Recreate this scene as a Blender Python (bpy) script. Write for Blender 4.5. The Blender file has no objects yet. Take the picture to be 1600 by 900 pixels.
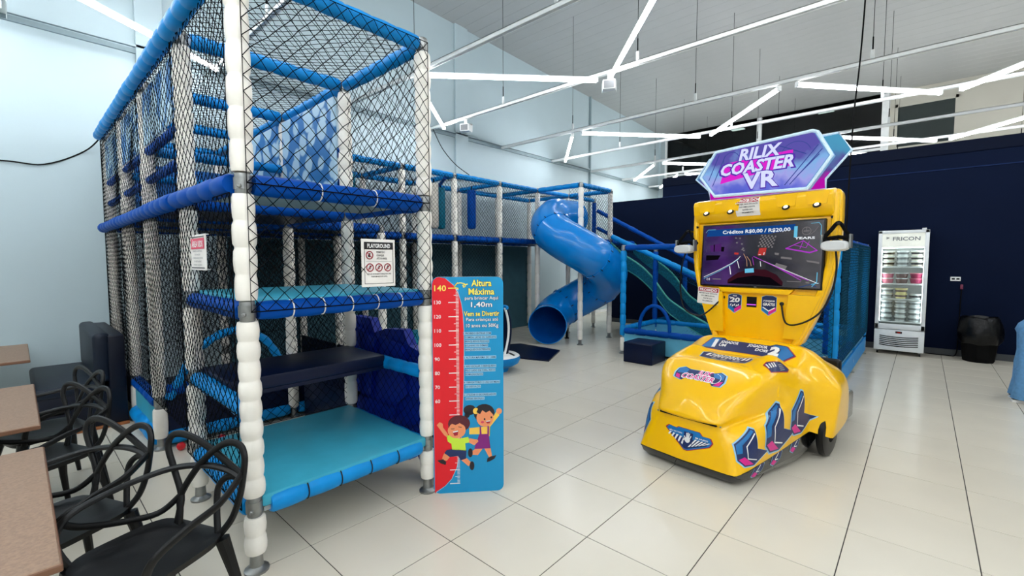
import bpy, bmesh, math, random
from math import sin, cos, pi, radians
from mathutils import Vector, Matrix
from mathutils.bvhtree import BVHTree
random.seed(7)
SC = bpy.context.scene
COL = SC.collection

# ------------------------------------------------------------------ camera, world, exposure
cam_d = bpy.data.cameras.new('camera')
cam_d.sensor_width = 36.0
cam_d.lens = 705.4 / 1600 * 36
cam_d.clip_start = 0.05
CAM = bpy.data.objects.new('camera', cam_d)
COL.objects.link(CAM)
YAW, PITCH, ROLL = -0.738008, -0.060462, -0.001734
_f = Vector((sin(YAW) * cos(PITCH), cos(YAW) * cos(PITCH), sin(PITCH)))
_r = Vector((cos(YAW), -sin(YAW), 0.0))
_u = _r.cross(_f)
_r2 = _r * cos(ROLL) + _u * sin(ROLL)
_u2 = _u * cos(ROLL) - _r * sin(ROLL)
CAM.matrix_world = Matrix(((_r2.x, _u2.x, -_f.x, 2.0241), (_r2.y, _u2.y, -_f.y, -2.8377), (_r2.z, _u2.z, -_f.z, 1.6730), (0, 0, 0, 1)))
SC.camera = CAM
W = bpy.data.worlds.new('world')
SC.world = W
W.use_nodes = True
W.node_tree.nodes['Background'].inputs[0].default_value = (0.02, 0.025, 0.035, 1)
W.node_tree.nodes['Background'].inputs[1].default_value = 0.3
SC.view_settings.view_transform = 'Standard'
SC.view_settings.look = 'None'
SC.view_settings.gamma = 1
SC.view_settings.use_curve_mapping = False
EXPO = 1.66
SC.view_settings.exposure = EXPO
EMS = 2 ** -EXPO * 1.0          # brightness scale of screens and backlit signs at this exposure
LED_STRENGTH = 11.0

# ------------------------------------------------------------------ helpers
def lin(c):
    return tuple(((x / 255) / 12.92 if x / 255 <= 0.04045 else ((x / 255 + 0.055) / 1.055) ** 2.4) for x in c)

MATS = {}
def mat(name, rgb, rough=0.5, metal=0.0, var=0.06, scale=6.0, bump=0.0, bscale=60.0, coat=0.0, spec=0.5, emit=0.0, trans=0.0):
    """procedural principled material: base colour with a soft noise variation and optional fine bump"""
    if name in MATS:
        return MATS[name]
    m = bpy.data.materials.new(name)
    m.use_nodes = True
    nt = m.node_tree
    b = nt.nodes['Principled BSDF']
    c = lin(rgb)
    tc = nt.nodes.new('ShaderNodeTexCoord')
    nz = nt.nodes.new('ShaderNodeTexNoise')
    nz.inputs['Scale'].default_value = scale
    nz.inputs['Detail'].default_value = 4
    nt.links.new(tc.outputs['Object'], nz.inputs['Vector'])
    rp = nt.nodes.new('ShaderNodeValToRGB')
    rp.color_ramp.elements[0].position = 0.3
    rp.color_ramp.elements[1].position = 0.7
    rp.color_ramp.elements[0].color = tuple(max(0, x * (1 - var)) for x in c) + (1,)
    rp.color_ramp.elements[1].color = tuple(min(1, x * (1 + var)) for x in c) + (1,)
    nt.links.new(nz.outputs['Fac'], rp.inputs['Fac'])
    nt.links.new(rp.outputs['Color'], b.inputs['Base Color'])
    b.inputs['Roughness'].default_value = rough
    b.inputs['Metallic'].default_value = metal
    b.inputs['Specular IOR Level'].default_value = spec
    b.inputs['Coat Weight'].default_value = coat
    b.inputs['Coat Roughness'].default_value = 0.06
    if emit:
        nt.links.new(rp.outputs['Color'], b.inputs['Emission Color'])
        b.inputs['Emission Strength'].default_value = emit * EMS
    if trans:
        b.inputs['Transmission Weight'].default_value = trans
    if bump:
        n2 = nt.nodes.new('ShaderNodeTexNoise')
        n2.inputs['Scale'].default_value = bscale
        n2.inputs['Detail'].default_value = 3
        nt.links.new(tc.outputs['Object'], n2.inputs['Vector'])
        bp = nt.nodes.new('ShaderNodeBump')
        bp.inputs['Strength'].default_value = bump
        bp.inputs['Distance'].default_value = 0.01
        nt.links.new(n2.outputs['Fac'], bp.inputs['Height'])
        nt.links.new(bp.outputs['Normal'], b.inputs['Normal'])
    MATS[name] = m
    return m

def glass(name, tint, alpha):
    """thin pane: mostly see-through with a mirror-like reflection"""
    if name in MATS:
        return MATS[name]
    m = bpy.data.materials.new(name)
    m.use_nodes = True
    nt = m.node_tree
    nt.nodes.remove(nt.nodes['Principled BSDF'])
    out = nt.nodes['Material Output']
    tr = nt.nodes.new('ShaderNodeBsdfTransparent')
    tr.inputs[0].default_value = tint + (1,)
    gl = nt.nodes.new('ShaderNodeBsdfGlossy')
    gl.inputs['Roughness'].default_value = 0.03
    fr = nt.nodes.new('ShaderNodeFresnel')
    fr.inputs[0].default_value = 1.45
    mx = nt.nodes.new('ShaderNodeMixShader')
    nt.links.new(fr.outputs[0], mx.inputs[0])
    nt.links.new(tr.outputs[0], mx.inputs[1])
    nt.links.new(gl.outputs[0], mx.inputs[2])
    nt.links.new(mx.outputs[0], out.inputs[0])
    MATS[name] = m
    return m

class MB:
    """collects faces, each with a material, and links them as ONE mesh object"""
    def __init__(s):
        s.v = []; s.f = []; s.m = []; s.mats = []
    def mi(s, m):
        if m not in s.mats:
            s.mats.append(m)
        return s.mats.index(m)
    def add(s, vs, fs, m):
        o = len(s.v); k = s.mi(m)
        s.v.extend([tuple(v) for v in vs])
        for f in fs:
            s.f.append(tuple(i + o for i in f)); s.m.append(k)
        return s
    def box(s, lo, hi, m, M=None):
        x0, y0, z0 = lo; x1, y1, z1 = hi
        vs = [Vector(p) for p in ((x0,y0,z0),(x1,y0,z0),(x1,y1,z0),(x0,y1,z0),(x0,y0,z1),(x1,y0,z1),(x1,y1,z1),(x0,y1,z1))]
        if M: vs = [M @ v for v in vs]
        return s.add(vs, [(3,2,1,0),(4,5,6,7),(0,1,5,4),(1,2,6,5),(2,3,7,6),(3,0,4,7)], m)
    def rbox(s, lo, hi, m, r=0.01, seg=2, M=None):
        bm = bmesh.new()
        bmesh.ops.create_cube(bm, size=1)
        for v in bm.verts:
            v.co = Vector([lo[i] + (v.co[i] + 0.5) * (hi[i] - lo[i]) for i in range(3)])
        bmesh.ops.bevel(bm, geom=bm.edges[:], offset=r, segments=seg, affect='EDGES', profile=0.5)
        bm.verts.index_update()
        vs = [M @ v.co if M else v.co.copy() for v in bm.verts]
        s.add(vs, [[v.index for v in f.verts] for f in bm.faces], m)
        bm.free()
        return s
    def tube(s, path, r, m, n=8, closed=False, caps=True, flat=1.0, up=None):
        """swept tube; r a number or one per point; flat squeezes the section along its second axis"""
        P = [Vector(p) for p in path]; N = len(P)
        rs = r if isinstance(r, (list, tuple)) else [r] * N
        T = []
        for i in range(N):
            if closed: t = P[(i + 1) % N] - P[i - 1]
            else: t = P[min(i + 1, N - 1)] - P[max(i - 1, 0)]
            T.append(t.normalized() if t.length > 1e-9 else Vector((0, 0, 1)))
        ref = Vector(up) if up else (Vector((0, 0, 1)) if abs(T[0].z) < 0.9 else Vector((1, 0, 0)))
        a = (ref - T[0] * ref.dot(T[0])).normalized()
        vs = []
        for i in range(N):
            a = (a - T[i] * a.dot(T[i]))
            a = a.normalized() if a.length > 1e-6 else T[i].orthogonal().normalized()
            b = T[i].cross(a)
            for k in range(n):
                w = 2 * pi * k / n
                vs.append(P[i] + a * (cos(w) * rs[i]) + b * (sin(w) * rs[i] * flat))
        fs = []
        for i in range(N if closed else N - 1):
            j = (i + 1) % N
            for k in range(n):
                l = (k + 1) % n
                fs.append((i * n + k, i * n + l, j * n + l, j * n + k))
        if caps and not closed:
            fs.append(tuple(range(n - 1, -1, -1)))
            fs.append(tuple((N - 1) * n + k for k in range(n)))
        return s.add(vs, fs, m)
    def lathe(s, prof, p0, axis, m, n=16, caps=True):
        """profile of (distance along axis, radius)"""
        ax = Vector(axis).normalized(); p0 = Vector(p0)
        a = ax.orthogonal().normalized(); b = ax.cross(a)
        vs = []
        for t, r in prof:
            for k in range(n):
                w = 2 * pi * k / n
                vs.append(p0 + ax * t + a * (cos(w) * r) + b * (sin(w) * r))
        fs = []
        for i in range(len(prof) - 1):
            for k in range(n):
                l = (k + 1) % n
                fs.append((i * n + k, i * n + l, (i + 1) * n + l, (i + 1) * n + k))
        if caps:
            fs.append(tuple(range(n - 1, -1, -1)))
            fs.append(tuple((len(prof) - 1) * n + k for k in range(n)))
        return s.add(vs, fs, m)
    def prism(s, pts, d, m, side=None):
        """closed polygon of 3D points pushed along d"""
        d = Vector(d); n = len(pts)
        vs = [Vector(p) for p in pts] + [Vector(p) + d for p in pts]
        s.add(vs, [tuple(range(n - 1, -1, -1)), tuple(range(n, 2 * n))], m)
        return s.add(vs, [(i, (i + 1) % n, n + (i + 1) % n, n + i) for i in range(n)], side or m)
    def grid(s, rows, m, closed=False):
        n = len(rows[0]); vs = [p for r in rows for p in r]
        fs = [(i * n + k, i * n + (k + 1) % n, (i + 1) * n + (k + 1) % n, (i + 1) * n + k)
              for i in range(len(rows) - 1) for k in range(n if closed else n - 1)]
        return s.add(vs, fs, m)
    def ball(s, c, r, m, n=8, sc=(1, 1, 1)):
        rows = []
        for i in range(n + 1):
            th = pi * i / n
            rr = max(sin(th), 0.001)
            rows.append([(c[0] + r * sc[0] * rr * cos(2 * pi * k / (2 * n)), c[1] + r * sc[1] * rr * sin(2 * pi * k / (2 * n)), c[2] - r * sc[2] * cos(th)) for k in range(2 * n)])
        return s.grid(rows, m, closed=True)
    def mesh(s, name, smooth=35):
        me = bpy.data.meshes.new(name)
        me.from_pydata(s.v, [], s.f)
        for m in s.mats: me.materials.append(m)
        me.polygons.foreach_set('material_index', s.m)
        if smooth:
            me.polygons.foreach_set('use_smooth', [True] * len(me.polygons))
            me.update()
            me.set_sharp_from_angle(angle=radians(smooth))
        me.update()
        return me
    def build(s, name, parent=None, smooth=35, fix=False):
        """vertices are given in the parent's own frame (or the world if there is no parent)"""
        me = s.mesh(name, smooth)
        if fix: recalc(me)
        return link(name, me, parent)

def recalc(me):
    bm = bmesh.new(); bm.from_mesh(me)
    bmesh.ops.recalc_face_normals(bm, faces=bm.faces[:])
    bm.to_mesh(me); bm.free()

def link(name, me, parent=None, loc=None):
    o = bpy.data.objects.new(name, me)
    COL.objects.link(o)
    if parent: o.parent = parent
    if loc: o.location = loc
    return o

def tag(o, label=None, cat=None, group=None, kind=None):
    if label: o['label'] = label
    if cat: o['category'] = cat
    if group: o['group'] = group
    if kind: o['kind'] = kind
    return o

def thing(name, label, cat, loc=(0, 0, 0), rz=0.0, group=None):
    o = bpy.data.objects.new(name, None)
    COL.objects.link(o)
    o.empty_display_size = 0.1
    o.location = loc
    o.rotation_euler = (0, 0, rz)
    return tag(o, label, cat, group)

def copy_tree(o, parent=None):
    c = o.copy(); COL.objects.link(c)
    if parent: c.parent = parent
    for ch in [x for x in o.children]:
        copy_tree(ch, c)
    return c

def spline(pts, k=6, closed=False):
    """Catmull-Rom through the points"""
    P = [Vector(p) for p in pts]; n = len(P); out = []
    for i in range(n if closed else n - 1):
        if closed: a, b, c, d = P[i - 1], P[i], P[(i + 1) % n], P[(i + 2) % n]
        else: a, b, c, d = P[max(i - 1, 0)], P[i], P[i + 1], P[min(i + 2, n - 1)]
        for j in range(k):
            t = j / k
            out.append(0.5 * ((2 * b) + (c - a) * t + (2 * a - 5 * b + 4 * c - d) * t * t + (3 * b - a - 3 * c + d) * t ** 3))
    if not closed: out.append(P[-1])
    return out

_TX = {}
def text_mesh(txt, bold=0.0, shear=0.0):
    """flat lettering as (verts, faces), height about 1, left edge at 0"""
    k = (txt, bold, shear)
    if k in _TX: return _TX[k]
    cu = bpy.data.curves.new('lettering', 'FONT')
    cu.body = txt; cu.size = 1.0; cu.resolution_u = 2; cu.offset = bold; cu.shear = shear
    ob = bpy.data.objects.new('lettering', cu)
    COL.objects.link(ob)
    me = bpy.data.meshes.new_from_object(ob.evaluated_get(bpy.context.evaluated_depsgraph_get()))
    vs = [(v.co.x, v.co.y) for v in me.vertices]
    fs = [tuple(p.vertices) for p in me.polygons]
    bpy.data.objects.remove(ob); bpy.data.curves.remove(cu); bpy.data.meshes.remove(me)
    if vs:
        x0 = min(v[0] for v in vs)
        vs = [(v[0] - x0, v[1]) for v in vs]
    _TX[k] = (vs, fs)
    return _TX[k]

class Print:
    """flat print in its own u,v plane, in layers; laid on a plane or pressed onto a shell"""
    def __init__(s): s.items = []
    def poly(s, pts, m, layer=0): s.items.append((list(pts), [tuple(range(len(pts)))], m, layer)); return s
    def rect(s, x0, y0, x1, y1, m, layer=0, r=0.0):
        if r: return s.poly(rrect(x0, y0, x1, y1, r), m, layer)
        return s.poly([(x0, y0), (x1, y0), (x1, y1), (x0, y1)], m, layer)
    def line(s, pts, w, m, layer=1):
        for a, b in zip(pts, pts[1:]):
            d = Vector((b[0] - a[0], b[1] - a[1])); L = d.length
            if L < 1e-9: continue
            d /= L; nx, ny = -d.y * w / 2, d.x * w / 2
            ex, ey = d.x * w * 0.25, d.y * w * 0.25
            s.poly([(a[0] - ex - nx, a[1] - ey - ny), (b[0] + ex - nx, b[1] + ey - ny), (b[0] + ex + nx, b[1] + ey + ny), (a[0] - ex + nx, a[1] - ey + ny)], m, layer)
        return s
    def disc(s, x, y, r, m, layer=1, ry=None, n=20):
        ry = ry or r
        return s.poly([(x + r * cos(2 * pi * k / n), y + ry * sin(2 * pi * k / n)) for k in range(n)], m, layer)
    def ring(s, x, y, r, w, m, layer=1, n=24, a0=0, a1=360):
        return s.line([(x + r * cos(radians(a0 + (a1 - a0) * k / n)), y + r * sin(radians(a0 + (a1 - a0) * k / n))) for k in range(n + 1)], w, m, layer)
    def text(s, txt, x, y, h, m, layer=2, bold=0.0, shear=0.0, align='l', width=None, rot=0.0):
        vs, fs = text_mesh(txt, bold, shear)
        if not vs: return s
        w = max(v[0] for v in vs); sx = sy = h / 0.72
        if width: sx = width / w
        off = {'l': 0, 'c': -w * sx / 2, 'r': -w * sx}[align]
        c, q = cos(rot), sin(rot)
        out = []
        for a, b in vs:
            a = a * sx + off; b = b * sy
            out.append((x + a * c - b * q, y + a * q + b * c))
        s.items.append((out, fs, m, layer)); return s
    def build(s, name, parent, o, u, v, bvh=None, base=0.002, step=0.0009, fine=0.04):
        o = Vector(o); u = Vector(u).normalized(); v = Vector(v).normalized(); n = u.cross(v).normalized()
        mb = MB()
        for vs, fs, m, layer in s.items:
            if bvh is None:
                mb.add([o + u * a + v * b + n * (base + layer * step) for a, b in vs], fs, m)
            else:
                bm = bmesh.new()
                bv = [bm.verts.new((a, b, 0)) for a, b in vs]
                for f in fs:
                    try: bm.faces.new([bv[i] for i in f])
                    except ValueError: pass
                bmesh.ops.triangulate(bm, faces=bm.faces[:])
                for _ in range(6):
                    es = [e for e in bm.edges if e.calc_length() > fine]
                    if not es: break
                    bmesh.ops.subdivide_edges(bm, edges=es, cuts=1)
                    bmesh.ops.triangulate(bm, faces=[f for f in bm.faces if len(f.verts) > 3])
                bm.verts.index_update()
                pts = []
                for w in bm.verts:
                    p = o + u * w.co.x + v * w.co.y
                    h, hn, _, _ = bvh.ray_cast(p + n * 0.3, -n, 0.42)
                    if h is None: h = bvh.find_nearest(p)[0]
                    pts.append(h + n * (base + layer * step))
                mb.add(pts, [[w.index for w in f.verts] for f in bm.faces], m)
                bm.free()
        return mb.build(name, parent, smooth=0)

def rrect(x0, y0, x1, y1, r, k=4):
    out = []
    for cx, cy, a in ((x1 - r, y0 + r, -90), (x1 - r, y1 - r, 0), (x0 + r, y1 - r, 90), (x0 + r, y0 + r, 180)):
        for j in range(k + 1):
            w = radians(a + 90 * j / k)
            out.append((cx + r * cos(w), cy + r * sin(w)))
    return out

# ------------------------------------------------------------------ materials
def plaster(name, rgb, bands=False):
    m = mat(name, rgb, 0.62, var=0.025, scale=1.3, bump=0.05, bscale=40)
    return m
M_WALL = plaster('pale_blue_plaster', (182, 200, 205))
M_WALLR = plaster('pale_grey_plaster', (196, 200, 200))
M_CREAM = plaster('cream_plaster', (196, 192, 178))
M_NAVYWALL = mat('navy_paint', (0, 13, 40), 0.75, var=0.08, scale=1.2, bump=0.03, spec=0.12)
M_CEIL = mat('ceiling_board', (170, 172, 170), 0.42, var=0.03, scale=2.0)
M_GROUT = mat('dark_grout', (38, 34, 32), 0.8)
M_TRIM = mat('grey_channel', (140, 160, 165), 0.5)
M_WHITE = mat('white_paint', (238, 240, 238), 0.4)
M_FOAMW = mat('white_foam_vinyl', (240, 236, 226), 0.45, spec=0.3, var=0.05, scale=9, bump=0.12, bscale=25)
M_TOPBLUE = mat('azure_foam_vinyl', (0, 128, 200), 0.45, var=0.1, scale=8, spec=0.25, bump=0.1, bscale=25)
M_DECKBLUE = mat('royal_blue_foam_vinyl', (0, 72, 160), 0.5, var=0.1, scale=8, spec=0.1, bump=0.1, bscale=25)
M_LIGHTBLUE = mat('sky_blue_foam_vinyl', (0, 140, 214), 0.45, var=0.08, scale=8, spec=0.25, bump=0.1, bscale=25)
M_AQUA = mat('aqua_vinyl_mat', (62, 166, 192), 0.4, spec=0.3, var=0.07, scale=5, bump=0.06, bscale=12)
M_NAVY = mat('navy_vinyl', (2, 16, 48), 0.4, spec=0.25, var=0.12, scale=5, bump=0.05, bscale=20)
M_NAVYPAD = mat('dark_navy_leatherette', (10, 22, 38), 0.45, spec=0.3, var=0.15, scale=5, bump=0.1, bscale=30)
M_PALEPLY = mat('pale_board_underside', (150, 155, 155), 0.6)
M_NET = mat('black_net_cord', (6, 8, 11), 0.9, spec=0.1)
M_NETW = mat('white_net_cord', (196, 214, 222), 0.8)
M_NETT = mat('teal_net_cord', (6, 62, 84), 0.85, spec=0.15)
M_STEEL = mat('galvanised_steel', (150, 152, 150), 0.38, 0.85, var=0.2, scale=14)
M_BLACKPL = mat('black_plastic', (8, 9, 10), 0.36, var=0.1, spec=0.3)
M_BLACKMAT = mat('matt_black', (4, 4, 5), 0.8, spec=0.15)
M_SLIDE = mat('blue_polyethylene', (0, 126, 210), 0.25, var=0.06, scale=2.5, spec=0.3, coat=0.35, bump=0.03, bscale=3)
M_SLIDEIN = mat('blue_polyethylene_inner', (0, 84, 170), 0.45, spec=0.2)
M_YEL = mat('yellow_gelcoat', (255, 196, 0), 0.28, var=0.015, spec=0.3, coat=0.45)
M_SMOKE = mat('glossy_black_gelcoat', (16, 16, 18), 0.12, coat=0.6)
M_ROYAL = mat('royal_blue_plastic', (0, 36, 150), 0.45, spec=0.25, var=0.1)
M_TEALV = mat('teal_vinyl', (0, 110, 135), 0.5, spec=0.25, var=0.12)
def tabletop_mat():
    m = mat('tan_laminate', (176, 148, 122), 0.42, var=0.1, scale=30)
    return m
M_TABLE = mat('tan_laminate', (146, 118, 96), 0.45, spec=0.3, var=0.16, scale=90)
M_TABLEEDGE = mat('brown_edge', (112, 76, 54), 0.5)
M_DENIM = mat('blue_denim', (96, 150, 196), 0.85, var=0.12, scale=30, bump=0.25, bscale=220)
M_SKIN = mat('skin', (198, 148, 118), 0.5)
M_HAIR = mat('dark_hair', (38, 26, 20), 0.6)
M_SHIRT = mat('grey_tee', (150, 152, 156), 0.8)
# print inks
K_WHITE = mat('ink_white', (240, 240, 238), 0.5, var=0.0)
K_BLACK = mat('ink_black', (20, 18, 20), 0.5, var=0.0)
K_RED = mat('ink_red', (232, 14, 34), 0.4, var=0.0)
K_DRED = mat('ink_crimson', (176, 24, 50), 0.45, var=0.0)
K_CYAN = mat('ink_cyan', (0, 146, 200), 0.4, var=0.0)
K_YEL = mat('ink_yellow', (252, 236, 96), 0.5, var=0.0)
K_NAVY = mat('ink_navy', (18, 40, 92), 0.35, var=0.0)
K_BLUE = mat('ink_blue', (14, 112, 178), 0.35, var=0.0)
K_MAG = mat('ink_magenta', (222, 22, 140), 0.35, var=0.0)
K_LILAC = mat('ink_pale_blue', (150, 200, 226), 0.35, var=0.0)
K_GREY = mat('ink_grey', (150, 150, 150), 0.5, var=0.0)
K_PINK = mat('ink_pink', (226, 70, 100), 0.5, var=0.0)
K_SKIN = mat('ink_skin', (244, 150, 100), 0.5, var=0.0)
K_HAIR = mat('ink_hair', (34, 26, 34), 0.5, var=0.0)
K_BROWN = mat('ink_brown', (92, 28, 40), 0.5, var=0.0)
K_LIME = mat('ink_lime', (206, 236, 64), 0.5, var=0.0)
K_GOLD = mat('ink_gold', (252, 204, 80), 0.5, var=0.0)
K_PURPLE = mat('ink_purple', (132, 24, 122), 0.5, var=0.0)

def emat(name, rgb, strength, raw=False):
    if name in MATS: return MATS[name]
    m = bpy.data.materials.new(name)
    m.use_nodes = True
    nt = m.node_tree
    nt.nodes.remove(nt.nodes['Principled BSDF'])
    e = nt.nodes.new('ShaderNodeEmission')
    e.inputs[0].default_value = lin(rgb) + (1,)
    e.inputs[1].default_value = strength * (1 if raw else EMS)
    nt.links.new(e.outputs[0], nt.nodes['Material Output'].inputs[0])
    MATS[name] = m
    return m
M_LED = emat('led_tube_glow', (246, 250, 255), LED_STRENGTH, True)
# ------------------------------------------------------------------ the hall
T = 0.58
XL, XR, Y0, YF, YP = -5.66, 8.0, -6.5, 14.45, 8.12
def zc(y): return 6.875 - 0.028 * y           # the ceiling falls gently away from the front

def struct(mb, name, smooth=0, parent=None, label=None):
    o = mb.build(name, parent, smooth)
    if not parent: o['kind'] = 'structure'
    if label: o['label'] = label
    return o

# floor: grout bed and one object per tile where the tiles can be told apart
fl = struct(MB().box((XL - 0.3, Y0 - 0.2, -0.12), (XR + 0.2, YF + 0.2, -0.003), M_GROUT), 'floor', label='floor of large off-white tiles with dark joints')
M_TILE = mat('glazed_tile', (220, 213, 196), 0.22, var=0.025, scale=1.7, bump=0.015, bscale=6, spec=0.4)
g = 0.0026
tm = MB().rbox((-T / 2 + g, -T / 2 + g, -0.012), (T / 2 - g, T / 2 - g, 0.0), M_TILE, 0.0012, 1).mesh('tile', 0)
rest = MB()
n_t = 0
for i in range(-10, 14):
    for j in range(-12, 26):
        cx, cy = (i + 0.5) * T, (j + 0.5) * T
        if cx < XL - 0.2 or cx > XR or cy < Y0 or cy > YF: continue
        inview = (-10 <= i <= 5) and (-5 <= j <= 13) and not (i > 3 and j < -1) and not (i >= 2 and j < -2)
        if inview and n_t < 300:
            link('tile', tm, fl, (cx, cy, 0)); n_t += 1
        else:
            rest.box((cx - T / 2 + g, cy - T / 2 + g, -0.012), (cx + T / 2 - g, cy + T / 2 - g, 0.0), M_TILE)
tag(rest.build('outer_tiles', fl, 0), kind='stuff')

# ceiling: boards running across the hall
ce = struct(MB().add([(XL, Y0, zc(Y0) + 0.05), (XR, Y0, zc(Y0) + 0.05), (XR, YF, zc(YF) + 0.05), (XL, YF, zc(YF) + 0.05),
                      (XL, Y0, zc(Y0) + 0.2), (XR, Y0, zc(Y0) + 0.2), (XR, YF, zc(YF) + 0.2), (XL, YF, zc(YF) + 0.2)],
                     [(0, 3, 2, 1), (4, 5, 6, 7), (0, 1, 5, 4), (1, 2, 6, 5), (2, 3, 7, 6), (3, 0, 4, 7)], M_CEIL), 'ceiling', label='pale grey boarded ceiling sloping gently away')
bw = 0.3
bmh = MB().rbox((XL, -bw / 2 + 0.0008, 0), (XR, bw / 2 - 0.0008, 0.05), M_CEIL, 0.002, 1).mesh('ceiling_board', 0)
for k in range(int((YF - Y0) / bw)):
    yy = Y0 + (k + 0.5) * bw
    b = link('ceiling_board', bmh, ce, (0, yy, zc(yy)))
    b.rotation_euler = (math.atan(-0.028), 0, 0)

# left wall with its pilasters and the channel the ceiling bars rest on
struct(MB().box((XL - 0.2, Y0, 0), (XL, YF + 0.2, 7.3), M_WALL), 'wall_left', label='tall pale blue wall behind the play structure')
k = 1
for y0, y1, d in ((3.75, 4.12, 0.05), (-1.66, -1.36, 0.05), (14.0, 14.45, 0.08)):
    struct(MB().rbox((XL, y0, 0), (XL + d, y1, zc(y1) + 0.03), M_WALL, 0.006, 1), 'trim_%d' % k, label='shallow pilaster on the pale blue wall'); k += 1
struct(MB().tube([(XL + 0.04, 9.13, 0), (XL + 0.04, 9.13, zc(9.13))], 0.03, M_TRIM, 10), 'trim_%d' % k, 35, label='thin pipe up the pale blue wall'); k += 1
mb = MB()
mb.box((XL, Y0, 4.36), (XL + 0.035, YF, 4.42), M_TRIM).box((XL, Y0, 4.44), (XL + 0.05, YF, 4.47), M_WALL)
struct(mb, 'trim_%d' % k, label='grey channel along the pale blue wall'); k += 1
struct(MB().box((XL, Y0, 0), (XL + 0.012, YF, 0.09), M_WHITE), 'baseboard_left')
# unseen sides of the hall
struct(MB().box((XR, Y0, 0), (XR + 0.2, YF + 0.2, 7.3), M_WALLR), 'wall_right')
struct(MB().box((XL - 0.2, Y0 - 0.2, 0), (XR + 0.2, Y0, 7.3), M_WALLR), 'wall_front')

# navy partition across the hall
mb = MB()
mb.box((-4.25, YP, 0), (-2.85, YP + 0.12, 3.24), M_NAVYWALL)
mb.box((-2.85, YP, 0), (XR, YP + 0.12, 3.70), M_NAVYWALL)
mb.box((-2.85, YP - 0.012, 3.235), (XR, YP, 3.25), mat('navy_joint', (10, 34, 78), 0.6, spec=0.15))
mb.box((-2.85, YP - 0.02, 3.50), (XR, YP, 3.70), mat('navy_band', (0, 9, 32), 0.7, spec=0.12))
struct(mb, 'wall_back', label='navy blue partition behind the freezer and slide')
struct(MB().box((-4.25, YP - 0.015, 0), (XR, YP, 0.11), mat('grey_skirting', (58, 62, 66), 0.5)), 'baseboard_back')

# far wall: dark glazing between white posts, then cream plaster with a dark window
struct(MB().box((1.12, YF, 0), (XR + 0.2, YF + 0.2, 7.3), M_CREAM).box((XL, YF, 0), (1.12, YF + 0.2, 3.0), M_CREAM), 'wall_far', label='cream far wall above the navy partition')
M_DKGLASS = glass('night_glass', (0.35, 0.4, 0.38), 0.2)
xs = [-5.58, -2.28, 1.05]
for q in range(2):
    w = MB()
    w.box((xs[q] - 0.07, YF - 0.06, 3.0), (xs[q] + 0.07, YF + 0.08, 6.5), M_WHITE)
    if q == 1: w.box((xs[2] - 0.09, YF - 0.06, 3.0), (xs[2] + 0.09, YF + 0.08, 6.5), M_WHITE)
    w.box((xs[q], YF - 0.03, 4.9), (xs[q + 1], YF + 0.04, 4.97), M_WHITE)
    wo = struct(w, 'window_%d' % (q + 1), label='dark glazing between white posts on the far wall')
    for zz in ((3.0, 4.9), (4.97, 6.47)):
        MB().box((xs[q] + 0.08, YF, zz[0]), (xs[q + 1] - 0.09, YF + 0.012, zz[1]), M_DKGLASS).build('pane', wo, 0)
w = MB()
for a, b in (((1.26, 4.9), (1.32, 6.12)), ((2.5, 4.9), (2.56, 6.12)), ((1.26, 6.04), (2.56, 6.12)), ((1.26, 4.86), (2.56, 4.92))):
    w.box((a[0], YF - 0.03, a[1]), (b[0], YF, b[1]), M_CREAM)
wo = struct(w, 'window_3', label='dark window in the cream far wall')
MB().box((1.32, YF - 0.012, 4.92), (2.5, YF - 0.006, 6.04), mat('dark_pane', (40, 50, 48), 0.15)).build('pane', wo, 0)
# the dark room beyond the glazing
mb = MB()
mb.box((XL, YF + 4.0, 3.0), (1.2, YF + 4.1, 6.8), M_BLACKMAT).box((XL - 0.1, YF + 0.2, 3.0), (XL, YF + 4, 6.8), M_BLACKMAT)
mb.box((1.2, YF + 0.2, 3.0), (1.3, YF + 4, 6.8), M_BLACKMAT).box((XL, YF + 0.2, 6.6), (1.2, YF + 4, 6.7), M_BLACKMAT).box((XL, YF + 0.2, 2.9), (1.2, YF + 4, 3.0), M_BLACKMAT)
struct(mb, 'wall_beyond', label='black room beyond the far glazing')
M_PANEL = emat('panel_light_glow', (250, 252, 255), 5.0)
for (x, y, lb) in ((-3.3, 15.6, 'left of the two square lights in the dark room beyond'), (-0.55, 15.4, 'right of the two square lights in the dark room beyond')):
    t = thing('panel_light', 'small bright ceiling panel light, ' + lb, 'ceiling light', (x, y, 6.56), 0, )
    MB().rbox((-0.24, -0.15, 0.0), (0.24, 0.15, 0.04), M_WHITE, 0.005, 1).build('frame', t)
    MB().box((-0.22, -0.13, -0.006), (0.22, 0.13, 0.001), M_PANEL).build('diffuser', t, 0)

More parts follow.
